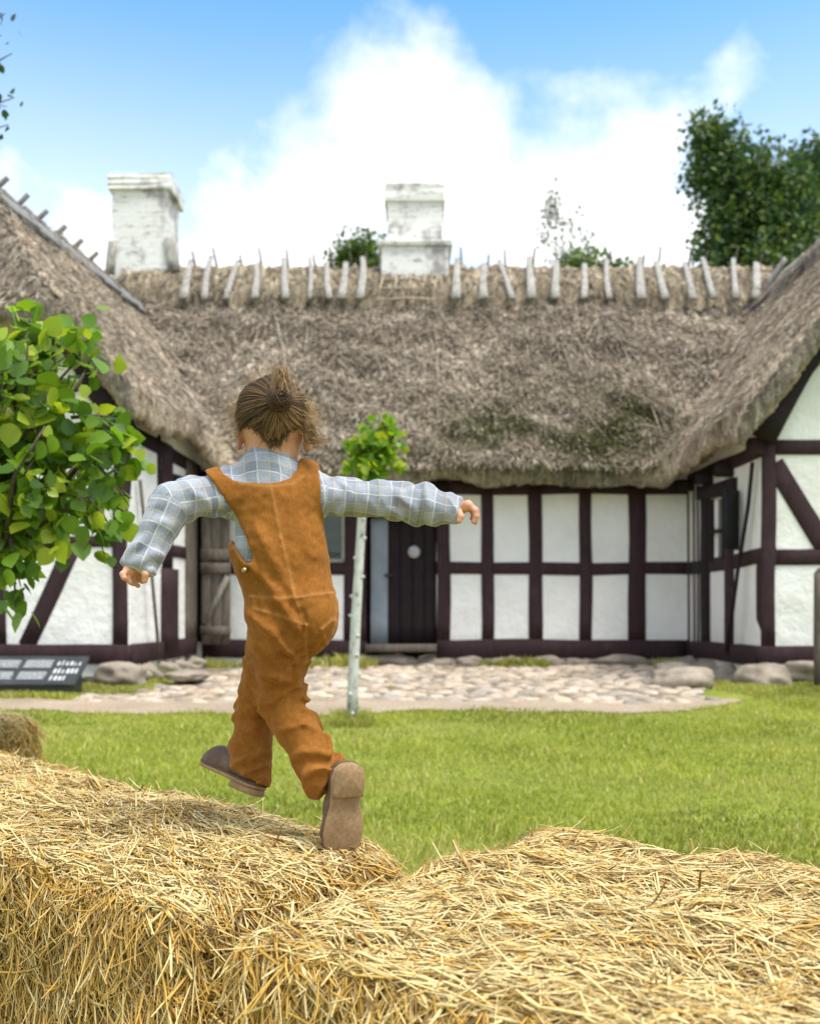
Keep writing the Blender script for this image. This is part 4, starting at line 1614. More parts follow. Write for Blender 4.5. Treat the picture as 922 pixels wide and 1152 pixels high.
    big_tree('bushy_tree', 'low bright green tree top over the ridge right of the middle chimney', 24,
             [(660, 303, 26, 18), (640, 300, 12, 12), (690, 312, 24, 14)], 90, 18, .13, ((.05, .11, .015), (.11, .17, .03), (.16, .2, .04)), 34, 660)
    big_tree('birch_tree', 'sparse twiggy tree crown against the white cloud above the ridge', 26,
             [(622, 250, 24, 46), (648, 262, 20, 36), (612, 290, 14, 20)], 44, 7, .11, ((.05, .09, .04), (.09, .13, .05), (.13, .16, .06)), 35, 632)
    # tree left of the frame, only a few twigs reach into view
    Yl = 7.0
    b = np.array([-4.1, Yl, .25])
    tw = [(P(-60, 90, Yl), P(6, 15, Yl)), (P(-60, 110, Yl), P(14, 60, Yl)), (P(-60, 130, Yl), P(8, 120, Yl)), (P(-70, 190, Yl), P(10, 140, Yl)), (P(-70, 150, Yl), P(16, 110, Yl + .3)),
          (P(-70, 60, Yl), P(2, 40, Yl))]
    for i in range(60):
        d = rdir(rg, 1)[0]
        e = np.array([-4.2, Yl, 4.9]) + d * np.array([.85, .9, 1.2]) * rg.uniform(.5, 1)
        tw.append((np.array([-4.1, Yl, 3.6]) * .6 + e * .4, e))
    leaf_tree('roadside_tree', 'leafy twigs of a tree reaching in at the top left corner', [b, b + (0, 0, 2), b + (0, .05, 3.6), b + (-.05, 0, 5.2)], [.09, .08, .06, .02], tw, 9, .06,
              ((.02, .05, .02), (.035, .08, .03), (.05, .1, .03)), 41, 'bark', spread=.06)


build_trees()
tuft = grass('weeds', 900, (-.52, -.26, 6.86, 7.12), .04, .12, .007, 61)


# ------------------------------------------------------------------ straw bales
def bale(label, corner_mid, yaw, Ln, Wd, H, nst, seed, z0=0.0, rise=0.0):
    """big straw bale; corner_mid = middle of its right end on the ground plan, long axis goes back along -e1"""
    rg = np.random.default_rng(seed)
    e1 = np.array([math.cos(yaw), math.sin(yaw), 0.])
    e2 = np.array([-math.sin(yaw), math.cos(yaw), 0.])
    e3 = np.array([0, 0, 1.])
    c = np.array([corner_mid[0], corner_mid[1], 0]) - e1 * Ln / 2 + e3 * (z0 + H / 2)
    B = np.stack([e1, e2, e3])
    half = np.array([Ln, Wd, H]) / 2
    r = .075

    def wrap(q):
        """project local point near the box surface to the rounded, lumpy skin; return point, normal"""
        core = np.clip(q, -(half - r), half - r)
        n = q - core
        ln = np.linalg.norm(n, axis=1, keepdims=True)
        n = np.where(ln > 1e-6, n / (ln + 1e-9), np.array([0, 0, 1.]))
        w = c + q @ B
        lump = .016 * snoise(w[:, 0], w[:, 1], w[:, 2], 7, 2) + .010 * snoise(w[:, 0], w[:, 1], w[:, 2], 22, 2)
        p = core + n * (r + lump)[:, None]
        p[:, 2] += rise * (half[0] - p[:, 0]) / (2 * half[0]) * (p[:, 2] > 0)
        return p, n

    # core skin: subdivided box faces wrapped
    st = .03
    Vs, Fs, n0 = [], [], 0
    for ax in range(3):
        for sg in (-1, 1):
            u, v = (ax + 1) % 3, (ax + 2) % 3
            nu, nv = int(2 * half[u] / st) + 1, int(2 * half[v] / st) + 1
            U, Vv = np.meshgrid(np.linspace(-half[u], half[u], nu + 1), np.linspace(-half[v], half[v], nv + 1), indexing='ij')
            q = np.zeros((U.size, 3))
            q[:, ax] = sg * half[ax]
            q[:, u], q[:, v] = U.ravel(), Vv.ravel()
            p, n = wrap(q)
            i, j = np.meshgrid(np.arange(nu), np.arange(nv), indexing='ij')
            a = (i * (nv + 1) + j).ravel() + n0
            f = np.stack([a, a + nv + 1, a + nv + 2, a + 1], 1)
            Fs.append(f if sg > 0 else f[:, ::-1])
            Vs.append(p - n * .042)
            n0 += len(p)
    V0 = np.concatenate(Vs)
    F0 = np.concatenate(Fs)
    c0 = np.tile(np.array([.16, .095, .028]), (len(V0), 1)) * rg.uniform(.6, 1.2, (len(V0), 1))  # core darker than the stalks: shade of the gaps painted in

    # stalks
    areas = {('t'): Ln * Wd, 'f': Ln * H, 'b': Ln * H * .35, 'r': Wd * H, 'l': Wd * H * .3}
    tot = sum(areas.values())
    P0, P1, P2, Wd_, Nn, Cc = [], [], [], [], [], []
    for key, ar in areas.items():
        m = int(nst * ar / tot)
        q = rg.uniform(-1, 1, (m, 3)) * half
        if key == 't':
            q[:, 2] = half[2]
        elif key in 'fb':
            q[:, 1] = -half[1] if key == 'f' else half[1]
        else:
            q[:, 0] = half[0] if key == 'r' else -half[0]
        p, n = wrap(q)
        # main lie: along the bale on top, hanging on the sides
        if key == 't':
            ang = rg.normal(0.0, .62, m) + .35 * snoise(q[:, 0], q[:, 1], q[:, 2], 5, 2) + .15
            t = np.stack([np.cos(ang), np.sin(ang), np.zeros(m)], 1) * np.where(rg.random(m) < .5, 1, -1)[:, None]
            Lh = rg.uniform(.012, .050, m)
            lift = np.abs(rg.normal(0, .007, m)) * np.where(rg.random(m) < .05, 2.6, 1)
        else:
            ang = rg.normal(0.35, .62, m) + .4 * snoise(q[:, 0], q[:, 1], q[:, 2], 4, 2)
            lat = np.array([1., 0, 0]) if key in 'fb' else np.array([0, 1., 0])
            t = np.outer(np.sin(ang), lat) + np.stack([0 * ang, 0 * ang, -np.cos(ang)], 1)
            Lh = rg.uniform(.014, .055, m)
            lift = np.abs(rg.normal(0, .016, m)) * np.where(rg.random(m) < .10, 2.6, 1)
        t = t - n * (t * n).sum(1, keepdims=True)
        t /= np.linalg.norm(t, axis=1, keepdims=True) + 1e-9
        long = np.where(rg.random(m) < .035, rg.uniform(1.6, 3.0, m), 1.0)
        Lh = Lh * long
        a, na = wrap(p - t * Lh[:, None])
        b, nb = wrap(p + t * Lh[:, None] * rg.uniform(.6, 1.2, (m, 1)))
        off = rg.uniform(-.042 if key != 't' else -.020, .016, m)[:, None]
        up = (lift * rg.choice([-.25, 1.0], m))[:, None]
        b = b + (nb + .35 * t) * up
        if key == 't':
            stick_up = (rg.random(m) < .012)[:, None]
            b = np.where(stick_up, b + n * rg.uniform(.01, .05, (m, 1)), b)
        P0.append(a + na * off)
        P1.append(p + n * (off + .006))
        P2.append(b + nb * off)
        Nn.append(n)
        Wd_.append(np.where(rg.random(m) < .24, rg.uniform(.0038, .0070, m), rg.uniform(.0012, .0036, m)))
        k = rg.random(m)[:, None]
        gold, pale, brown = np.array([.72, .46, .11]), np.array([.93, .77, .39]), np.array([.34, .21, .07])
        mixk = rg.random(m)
        wp = .64 if key == 't' else .28  # fewer pale stalks on the sides: their shade is put into the colour
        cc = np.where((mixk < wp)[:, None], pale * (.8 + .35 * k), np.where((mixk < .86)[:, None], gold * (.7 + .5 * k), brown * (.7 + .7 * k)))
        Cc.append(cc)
    P0, P1, P2, Nn, Wd_, Cc = (np.concatenate(q) for q in (P0, P1, P2, Nn, Wd_, Cc))
    tow = lambda q: c + q @ B
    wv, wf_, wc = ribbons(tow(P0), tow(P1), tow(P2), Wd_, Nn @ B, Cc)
    V = np.concatenate([tow(V0), wv])
    F = np.concatenate([F0, wf_ + len(V0)])
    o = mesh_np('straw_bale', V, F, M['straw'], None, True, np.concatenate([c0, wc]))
    return props(o, label, 'straw bale', 'straw bales on the lawn')


YAW = math.radians(-38.5)
e1 = np.array([math.cos(YAW), math.sin(YAW)])
e2 = np.array([-math.sin(YAW), math.cos(YAW)])
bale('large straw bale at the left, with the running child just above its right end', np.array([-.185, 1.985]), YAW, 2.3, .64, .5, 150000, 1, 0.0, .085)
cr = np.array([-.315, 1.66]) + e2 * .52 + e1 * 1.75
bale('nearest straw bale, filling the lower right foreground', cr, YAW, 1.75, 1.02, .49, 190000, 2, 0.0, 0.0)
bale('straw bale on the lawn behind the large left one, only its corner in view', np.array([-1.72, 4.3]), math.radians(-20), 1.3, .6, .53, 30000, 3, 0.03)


# ------------------------------------------------------------------ the child
Y0 = 2.2


def K(x, y, d=0.0):
    return np.array(P(x, y, Y0 + d))


FW = np.array([-.45, .89, 0.])            # way the hips face (away and to the left)
PXM = Y0 / FPX                            # metres per photo pixel at the child


def XZ(x, y):
    """photo px -> (X, Z) in the child's frontal plane"""
    return ((x - 461) * PXM, CAMZ + (695 - y) * PXM)


def folds(lam, amp, seed, warp=1.0, t0=0.0, t1=1.0, axis=None):
    """ring-like cloth folds along a limb; axis=(point, dir)"""
    a, d = np.asarray(axis[0], float), np.asarray(axis[1], float)
    d = d / np.linalg.norm(d)

    def f(x, y, z, t):
        s = (x - a[0]) * d[0] + (y - a[1]) * d[1] + (z - a[2]) * d[2]
        w = snoise(x + seed, y, z - seed, 16, 2) * warp
        w2 = .5 + .5 * snoise(x - seed, y + seed, z, 11, 1)
        q = np.sin(2 * math.pi * s / lam + 2.6 * w)
        env = np.clip((t - t0) / .15, 0, 1) * np.clip((t1 - t) / .05 + .4, 0, 1) if t0 > 0 else 1.0
        return amp * env * ((.5 + .5 * q) ** 1.6 * 1.7 - .7) * (.2 + 1.0 * w2)
    return f


def build_child():
    root = None
    # ---------------- skin
    H = .0042
    G = Grid(K(255, 545, -.13) - np.array([0, .02, 0]), K(362, 420, .13) + np.array([0, .02, 0]), H)
    hc = K(307, 470, .012)
    G.ell(hc, (.071, .086, .078), .0)
    G.ell(hc + np.array([0, .035, -.055]), (.054, .058, .058), .03)      # face and jaw
    G.ell(hc + np.array([0, .098, -.03]), (.010, .014, .013), .012)      # nose
    G.ell(hc + np.array([0, .080, -.062]), (.020, .012, .009), .008)     # mouth
    for s in (-1, 1):
        G.ell(hc + np.array([s * .028, .088, -.075]), (.022, .014, .018), .02)   # cheeks
        G.ell(hc + np.array([s * .0775, -.006, -.046]), (.011, .018, .029), .006)  # ears
        G.ell(hc + np.array([s * .030, .083, -.006]), (.015, .008, .006), .010)  # brows
    G.cap(K(305, 497, .015), K(303, 540, 0), .045, .050, .03)
    V1, F1 = G.mesh()
    V1 = relax(V1, F1, 1, .4)
    # body under the clothes (closed, continuous with the neck and the limbs)
    G = Grid((-.66, 1.93, .46), (.16, 2.5, 1.38), .010)
    fl = (FW, .72)
    sh_l, sh_r = K(266, 552, -.01), K(352, 552, .03)
    el_l, wr_l = K(190, 567, -.09), K(160, 634, -.13)
    el_r, wr_r = K(440, 565, .05), K(512, 575, .05)
    hip_l, kn_l, an_l = K(303, 728, .02), K(284, 806, .15), K(281, 876, .10)
    hip_r, kn_r, an_r = K(325, 728, .0), K(314, 795, .05), K(366, 876, -.03)
    G.cap(K(305, 505, .01), K(303, 545, 0), .040, .046, .0)
    G.cap(sh_l, sh_r, .045, .045, .03, flat=fl)
    G.cap(K(310, 580), K(317, 650), .066, .062, .03, flat=fl)
    G.cap(K(317, 650), K(324, 705), .060, .058, .03, flat=fl)
    for (a, b, c) in ((sh_l, el_l, wr_l), (sh_r, el_r, wr_r)):
        G.cap(a, b, .034, .024, .02)
        G.cap(b, c, .024, .016, .012)
    for (a, b, c) in ((hip_l, kn_l, an_l), (hip_r, kn_r, an_r)):
        G.cap(a, b, .036, .030, .02)
        G.cap(b, b + (c - b) * .93, .030, .020, .015)
    V2, F2 = G.mesh()
    V2 = relax(V2, F2, 1, .4)

    def hand(wrist, fingers, thumb, palm, seed):
        pts = np.array([wrist] + [p for f in fingers for p in f] + list(thumb) + [q[0] for q in palm])
        G = Grid(pts.min(0) - .016, pts.max(0) + .016, .0017)
        for (a, b, ra, rb) in palm:
            G.cap(a, b, ra, rb, .008)
        rr = [.0066, .0070, .0066, .0056]
        for f, r in zip(fingers, rr):
            for i in range(len(f) - 1):
                G.cap(f[i], f[i + 1], r * (1 - .10 * i), r * (.92 - .10 * i), .0022)
        for i in range(len(thumb) - 1):
            G.cap(thumb[i], thumb[i + 1], .0078 - .0008 * i, .0072 - .0010 * i, .004)
        V, F = G.mesh()
        return relax(V, F, 1, .35), F

    # left hand, hanging from the cuff, fingers loosely curled
    w = K(157, 634, -.125)
    fing = []
    for i, (bx, by, d, tx, ty) in enumerate(((143, 642, -.150, 142.5, 652), (148, 645, -.138, 150, 657), (153, 646, -.124, 155.5, 659), (158, 646, -.110, 160.5, 655))):
        b0 = K(bx, by, d)
        tip = K(tx, ty, d - .004)
        k1 = b0 * .55 + tip * .45 + np.array([-.006, -.008, .001])
        k2 = b0 * .2 + tip * .8 + np.array([-.003, -.008, .0])
        fing.append([b0, k1, k2, tip])
    th = [K(160, 639, -.150), K(164, 646, -.158), K(163, 653, -.156)]
    palm = [(w, K(147, 642, -.142), .015, .012), (w, K(155, 645, -.118), .015, .012), (K(144, 641, -.148), K(157, 645, -.112), .0095, .009)]
    V3, F3 = hand(w, fing, th, palm, 1)
    # right hand, wrist straight, fingers drooping
    w = K(512, 574, .05)
    fing = []
    for i, (bx, by, d, kx, ky, tx, ty) in enumerate(((526, 568, .030, 533, 574, 532, 587), (527, 567, .044, 535, 574, 534.5, 588), (526, 568, .058, 534, 575, 534, 586), (524, 569, .071, 531, 576, 530, 584))):
        b0 = K(bx, by, d)
        k1 = K(kx, ky, d)
        tip = K(tx, ty, d + .002)
        fing.append([b0, k1, (k1 + tip) / 2 + np.array([.003, 0, 0]), tip])
    th = [K(516, 576, .026), K(518, 581, .020), K(516, 586, .018)]
    palm = [(w, K(526, 569, .036), .015, .011), (w, K(525, 570, .064), .015, .011), (K(526, 568, .031), K(524.5, 569.5, .070), .0095, .0085)]
    V4, F4 = hand(w, fing, th, palm, 2)
    n1, n2, n3 = len(V1), len(V2), len(V3)
    V = np.concatenate([V1, V2, V3, V4])
    F = np.concatenate([F1, F2 + n1, F3 + n1 + n2, F4 + n1 + n2 + n3])
    m, N, b = material('skin', .5, .35)
    n = N.noise(obco(N), 30, 4)
    c = N.ramp(n, [(.3, (.54, .255, .155)), (.7, (.64, .335, .215))])
    L(N, c, b, 'Base Color')
    b.inputs['Subsurface Weight'].default_value = .12
    b.inputs['Subsurface Radius'].default_value = (.012, .004, .002)
    bump(N, b, N.noise(obco(N), 220, 2), .15, .002)
    # origin of the person: on the ground below the hips
    root = mesh_np('person', V, F, m)
    props(root, 'child leaping over straw bales, back turned, arms out, plaid shirt, rust corduroy dungarees', 'person')
    # eyes, on the far side of the head
    mb = MB()
    for s in (-1, 1):
        q = hc + np.array([s * .030, .083, -.018])
        mb.tube([q + np.array([0, -.008, 0]), q + np.array([0, .0, 0]), q + np.array([0, .004, 0])], [.010, .010, .005], 12)
    e = mb.build('eye', m_simple('eye', (.02, .015, .01), (.03, .02, .015), 30, .1, .5, 0), root, True)

    # ---------------- shirt
    G = Grid((-.66, 1.90, .93), (.16, 2.46, 1.39), .0038)
    cutw_l = (K(157, 643, -.13), np.array(wr_l) - np.array(el_l))
    cutw_r = (K(517.5, 576, .05), np.array(wr_r) - np.array(el_r))
    # torso
    G.cap(K(270, 552, -.005), K(343, 550, .02), .052, .052, .02, flat=fl)
    G.cap(K(309, 565), K(313, 620), .090, .089, .03, flat=(FW, .72))
    G.cap(K(313, 620), K(313, 634), .089, .084, .02, flat=(FW, .68), cut=[(K(313, 642), (0, 0, -1))])
    ax_l = (el_l, np.array(wr_l) - el_l)
    f1 = folds(.060, .0046, 1.3, 1.9, axis=(sh_l, np.array(el_l) - sh_l + np.array([0, 0, -.10])))
    f2 = folds(.050, .0050, 2.1, 1.9, axis=(el_l, np.array(wr_l) - el_l + np.array([.06, 0, 0])))
    G.cap(K(262, 553, -.005), el_l, .052, .042, .022, disp=f1)
    G.cap(el_l + np.array([.006, 0, .004]), K(158, 640, -.13), .043, .036, .010, cut=[cutw_l], disp=f2)
    f3 = folds(.065, .0042, 4.3, 1.9, axis=(sh_r, np.array(el_r) - sh_r + np.array([0, 0, .08])))
    f4 = folds(.060, .0042, 5.7, 1.9, axis=(el_r, np.array(wr_r) - el_r + np.array([0, 0, .05])))
    G.cap(K(352, 557, .02), K(440, 563, .05), .044, .039, .022, disp=f3)
    G.cap(K(440, 563, .05), K(482, 569, .05), .039, .043, .012, disp=f4)
    G.cap(K(482, 569, .05), K(526, 577, .05), .043, .028, .012, cut=[cutw_r], disp=f4)
    # cuffs
    # collar
    G.cap(K(300, 534, .0), K(302, 514, .012), .067, .052, .016, flat=((0, 1, 0), .92), cut=[(K(302, 512, .01), (-.05, .42, 1))])
    # collar hollow for the neck
    V, F = G.mesh()
    V = relax(V, F, 1, .35)
    nn = vnormals(V, F)
    V = V + nn * (.0016 * snoise(V[:, 0], V[:, 1], V[:, 2], 45, 2) + .0040 * snoise(V[:, 0] * 1.0, V[:, 1], V[:, 2] * .6, 26, 2))[:, None]

    def limb_uv(V, pts, rad):
        """(distance along polyline, arc around it) and distance to it"""
        best = np.full(len(V), 9.)
        u, v = np.zeros(len(V)), np.zeros(len(V))
        s0 = 0
        for i in range(len(pts) - 1):
            a, b2 = np.asarray(pts[i]), np.asarray(pts[i + 1])
            ba = b2 - a
            Ls = np.linalg.norm(ba)
            t = np.clip(((V - a) @ ba) / Ls ** 2, 0, 1)
            q = V - a - t[:, None] * ba
            d = np.linalg.norm(q, axis=1)
            ref = np.array([0, 1., 0])
            e1_ = np.cross(ba / Ls, ref)
            e1_ /= np.linalg.norm(e1_)
            e2_ = np.cross(e1_, ba / Ls)
            ang = np.arctan2(q @ e1_, -(q @ e2_))
            m_ = d < best
            best[m_] = d[m_]
            # raw projection along the axis keeps the check lines straight across joints
            u[m_] = (s0 + ((V - a) @ ba) / Ls)[m_]
            v[m_] = (ang * rad)[m_]
            s0 += Ls
        return u, v, best
    uL, vL, dL = limb_uv(V, [K(268, 553, 0), el_l, wr_l], .042)
    uR, vR, dR = limb_uv(V, [K(350, 556, .02), el_r, wr_r], .042)
    isL = V[:, 0] < XZ(256, 0)[0] - .12 * (V[:, 2] - XZ(0, 560)[1])
    isR = V[:, 0] > XZ(369, 0)[0]
    u = np.where(isL, uL, np.where(isR, uR, V[:, 2]))
    v = np.where(isL, vL, np.where(isR, vR, V[:, 0] + .35 * (V[:, 1] - Y0)))
    yoke = ~isL & ~isR
    u = np.where(yoke & (V[:, 2] > XZ(0, 552)[1]), V[:, 2] + .6 * (V[:, 1] - Y0), u)
    m, N, b = material('plaid_flannel', .85, .15)
    au = N.n('ShaderNodeAttribute', attribute_name='u').outputs['Fac']
    av = N.n('ShaderNodeAttribute', attribute_name='v').outputs['Fac']
    wob = N.math('MULTIPLY', N.math('SUBTRACT', N.noise(obco(N), 18, 2), .5), .008)

    def line(a, period, width, ph):
        q = N.math('FRACT', N.math('ADD', N.math('DIVIDE', N.math('ADD', a, wob), period), ph))
        d = N.math('ABSOLUTE', N.math('SUBTRACT', q, .5))
        return N.mapr(d, width / period / 2 * 1.35, width / period / 2 * .65)
    l1, l2 = line(au, .050, .0032, .1), line(av, .050, .0032, .3)
    w1, w2 = line(au, .050, .021, .35), line(av, .050, .021, .05)
    y1, y2 = line(au, .050, .0028, .6), line(av, .050, .0028, .8)
    cb = N.mix(N.math('MULTIPLY', N.math('ADD', w1, w2), .5), (.20, .22, .265), (.32, .345, .40))
    cb = N.mix(N.math('MULTIPLY', N.math('MAXIMUM', l1, l2), .55), cb, (.60, .60, .62))
    cb = N.mix(N.math('MULTIPLY', N.math('MAXIMUM', y1, y2), .5), cb, (.50, .41, .25))
    fine = N.noise(obco(N), 300, 2)
    cb = N.mix(1.0, cb, N.ramp(fine, [(.3, .85), (.7, 1.12)]), 'MULTIPLY')
    L(N, cb, b, 'Base Color')
    b.inputs['Sheen Weight'].default_value = .25
    bump(N, b, N.math('ADD', fine, N.math('MULTIPLY', N.noise(obco(N), 60, 3), 1.5)), .25, .002)
    mesh_np('shirt', V, F, m, root, True, None, {'u': u, 'v': v})
    # ring cuffs
    mc = m.copy()
    mc.name = 'cuff_flannel'
    # ---------------- dungarees
    G = Grid((-.48, 1.93, .55), (-.10, 2.50, 1.36), .0030)
    G.cap(K(270, 549, -.004), K(341, 546, .02), .058, .058, .02, flat=fl)
    G.cap(K(338, 549, .02), K(360, 554, .024), .053, .052, .02)
    G.cap(K(264, 553, -.005), K(236, 558, -.035), .060, .056, .02)      # strap over the raised shoulder
    ft = folds(.12, .0022, 7.7, 1.8, axis=(K(300, 600), K(340, 730) - K(300, 600) + np.array([.02, 0, .10])))
    G.cap(K(311, 572), K(315, 622), .100, .101, .03, flat=(FW, .78), disp=ft)
    G.cap(K(315, 622), K(328, 682), .100, .092, .03, flat=(FW, .80), disp=ft)
    G.cap(K(328, 682), K(328, 702), .092, .084, .03, flat=(FW, .84), disp=ft)
    G.ell(K(349, 694, -.03), (.056, .062, .068), .035)       # seat
    G.ell(K(309, 702, -.025), (.052, .056, .066), .035)
    fr1 = folds(.058, .0066, 3.1, 1.7, axis=(hip_r, kn_r - hip_r + np.array([.05, 0, 0])))
    fr2 = folds(.054, .0100, 6.4, 1.7, axis=(kn_r, an_r - kn_r + np.array([-.03, 0, .03])))
    fl1 = folds(.070, .0045, 1.9, 1.5, axis=(hip_l, kn_l - hip_l))
    fl2 = folds(.045, .0070, 8.8, 1.8, axis=(kn_l, an_l - kn_l + np.array([.03, 0, .02])))
    ar = an_r - kn_r
    al = an_l - kn_l
    G.cap(K(317, 722, -.015), K(316, 788, .035), .063, .048, .02, disp=fr1)
    G.cap(K(316, 788, .035), K(370, 882, -.03), .047, .046, .012, cut=[(K(370, 882, -.03), (.85, -.15, -.52))], disp=fr2)
    G.cap(K(304, 730, .03), K(286, 802, .13), .052, .044, .02, disp=fl1)
    G.cap(K(286, 802, .13), K(279, 886, .10), .044, .052, .012, cut=[(K(277, 871, .10), (-.46, -.05, -.87))], disp=fl2)
    # ---- cut neckline and arm openings (front and back alike)
    x = G.ax[0][:, None]
    z = G.ax[2][None, :]

    def pl(*pts):
        return poly2(x, z, [XZ(*p) for p in pts])
    carve = pl((255, 480), (248, 526), (256, 537), (268, 544.5), (288, 548.5), (306, 548.5), (320, 546), (330, 540), (336, 529), (338, 480))
    carve = np.minimum(carve, pl((100, 480), (234, 480), (233, 531), (248, 548), (263, 572), (280, 601), (291, 627), (289, 636), (282, 635), (268, 616), (258, 600), (251, 640), (100, 640)))
    carve = np.minimum(carve, pl((356, 480), (358, 530), (362, 548), (364, 575), (365.5, 600), (369, 622), (374, 632), (384, 630), (430, 560), (430, 480)))
    zl = np.broadcast_to(z, carve.shape)
    # creases and seams of the back: (line, width px, amp m)
    dsp = np.zeros(carve.shape)

    def groove(pts, w, a):
        nonlocal dsp
        for p, q in zip(pts[:-1], pts[1:]):
            d, t = seg2(x, z, XZ(*p), XZ(*q))
            dsp = dsp + 1.6 * a * np.exp(-(d / (w * PXM)) ** 2) / 1.0
    groove([(283, 650), (305, 672), (330, 715), (342, 738)], 7, -.008)
    groove([(290, 640), (318, 672), (338, 705)], 6, .007)
    groove([(296, 598), (318, 640), (336, 672)], 6, .005)
    groove([(283, 690), (312, 712), (338, 742)], 5, .006)
    groove([(286, 705), (312, 724), (330, 745)], 5, -.007)
    groove([(344, 690), (349, 720), (342, 752)], 4, -.007)
    groove([(333, 770), (310, 780), (290, 778)], 5, -.006)
    groove([(345, 775), (318, 762), (292, 760)], 5, .006)
    groove([(292, 625), (300, 660), (296, 690)], 4, -.005)
    groove([(318, 820), (345, 812), (366, 822)], 4, .004)
    groove([(310, 552), (322, 610), (337, 672)], 1.6, .0022)       # centre seam
    groove([(287, 672), (336, 674), (377, 667)], 1.5, .0022)       # waist seam
    groove([(337, 674), (349, 705), (346, 745)], 1.6, .0022)
    groove([(291, 685), (318, 692), (349, 703)], 1.8, .0028)       # pocket mouth
    groove([(349, 703), (345, 738)], 1.4, .0018)
    groove([(366, 708), (378, 697)], 1.8, .0028)
    groove([(366, 708), (368, 726)], 1.4, .0018)
    back = 1 / (1 + np.exp((G.ax[1] - (Y0 - .005)) / .012))
    for j in range(G.F.shape[1]):
        Fj = G.F[:, j, :] - np.clip(dsp, -.0065, .011) * back[j]
        G.F[:, j, :] = np.where(zl > XZ(0, 660)[1], smax(Fj, -carve, .006), Fj)
    V, F = G.mesh()
    V = relax(V, F, 3, .45)
    nn = vnormals(V, F)
    V = V + nn * (.0013 * snoise(V[:, 0], V[:, 1], V[:, 2], 60, 2))[:, None]
    ua, va, da = limb_uv(V, [hip_r, kn_r, an_r], .055)
    ub, vb, db = limb_uv(V, [hip_l, kn_l, an_l], .055)
    leg = V[:, 2] < XZ(0, 735)[1]
    wale = np.where(leg, np.where(da <= db, va, vb), V[:, 0] - (XZ(0, 0)[1] - V[:, 2]) * 0 + .25 * V[:, 2])
    wear = np.zeros(len(V))
    for pts in ([(310, 552), (322, 610), (337, 672)], [(287, 672), (336, 674), (377, 667)], [(291, 685), (318, 692), (349, 703)], [(337, 674), (349, 705), (346, 745)],
                [(231, 532), (246, 550), (262, 574), (277, 600), (290, 626)], [(259, 537), (272, 546), (292, 551), (312, 552), (332, 548), (343, 538)], [(366, 708), (378, 697)]):
        for p, q in zip(pts[:-1], pts[1:]):
            d, _ = seg2(V[:, 0], V[:, 2], XZ(*p), XZ(*q))
            wear = np.maximum(wear, np.exp(-(d / (1.9 * PXM)) ** 2) * (V[:, 1] < Y0 + .02))
    m, N, b = material('rust_corduroy', .85, .12)
    co = obco(N)
    aw = N.n('ShaderNodeAttribute', attribute_name='wale').outputs['Fac']
    wr = N.n('ShaderNodeAttribute', attribute_name='wear').outputs['Fac']
    rib = N.math('SINE', N.math('MULTIPLY', aw, 2 * math.pi / .0046))
    n1 = N.noise(co, 9, 5, .6)
    n2 = N.noise(co, 90, 3, .7)
    c = N.ramp(n1, [(.3, (.225, .083, .014)), (.5, (.255, .098, .017)), (.72, (.30, .12, .023))])
    c = N.mix(N.math('MULTIPLY', wr, .40), c, (.46, .22, .07))
    c = N.mix(1.0, c, N.ramp(n2, [(.3, .8), (.7, 1.18)]), 'MULTIPLY')
    c = N.mix(1.0, c, N.ramp(N.math('ADD', N.math('MULTIPLY', rib, .5), .5), [(0, .84), (1, 1.09)]), 'MULTIPLY')
    L(N, c, b, 'Base Color')
    b.inputs['Sheen Weight'].default_value = .25
    b.inputs['Sheen Roughness'].default_value = .4
    b.inputs['Sheen Tint'].default_value = (1, .6, .3, 1)
    bump(N, b, N.math('ADD', rib, n2), .22, .001)
    ov = mesh_np('dungarees', V, F, m, root, True, None, {'wale': wale, 'wear': wear})
    # brass side button and strap buckle
    mb = MB()
    q = K(277, 641.5, -.085)
    mb.tube([q, q + np.array([-.004, -.008, 0]), q + np.array([-.005, -.010, 0])], [.0055, .0055, .003], 14)
    mbrass, Nb, bb = material('brass', .35, .5)
    bb.inputs['Metallic'].default_value = 1
    L(Nb, Nb.ramp(Nb.noise(obco(Nb), 60), [(.3, (.35, .27, .14)), (.7, (.55, .45, .26))]), bb, 'Base Color')
    bt_ = mb.build('button', mbrass, ov, True)

    # ---------------- shoes
    def shoe(heel, toe, n_out, foot_h, seed):
        heel, toe = np.asarray(heel), np.asarray(toe)
        Lv = toe - heel
        Ls = np.linalg.norm(Lv)
        Lv /= Ls
        U = -np.asarray(n_out, float)
        U -= Lv * U.dot(Lv)
        U /= np.linalg.norm(U)
        Wv = np.cross(U, Lv)
        # sole outline (l along foot, w across)
        o = [(0.0, 0), (.012, .16), (.06, .27), (.16, .33), (.30, .31), (.45, .315), (.60, .38), (.74, .415), (.86, .375), (.95, .24), (1.0, .02)]
        half = np.array([(l, w * .50 * .99) for l, w in o])
        k = .205 / Ls
        # resample smooth
        tt = np.linspace(0, len(half) - 1, 36)
        hl = np.interp(tt, np.arange(len(half)), half[:, 0]) * Ls
        hw = np.interp(tt, np.arange(len(half)), half[:, 1]) * .222
        outl = [(a, w_) for a, w_ in zip(hl, hw)] + [(a, -w_ * .94) for a, w_ in zip(hl[-2:0:-1], hw[-2:0:-1])]
        outl = np.array(outl)
        mb = MB()

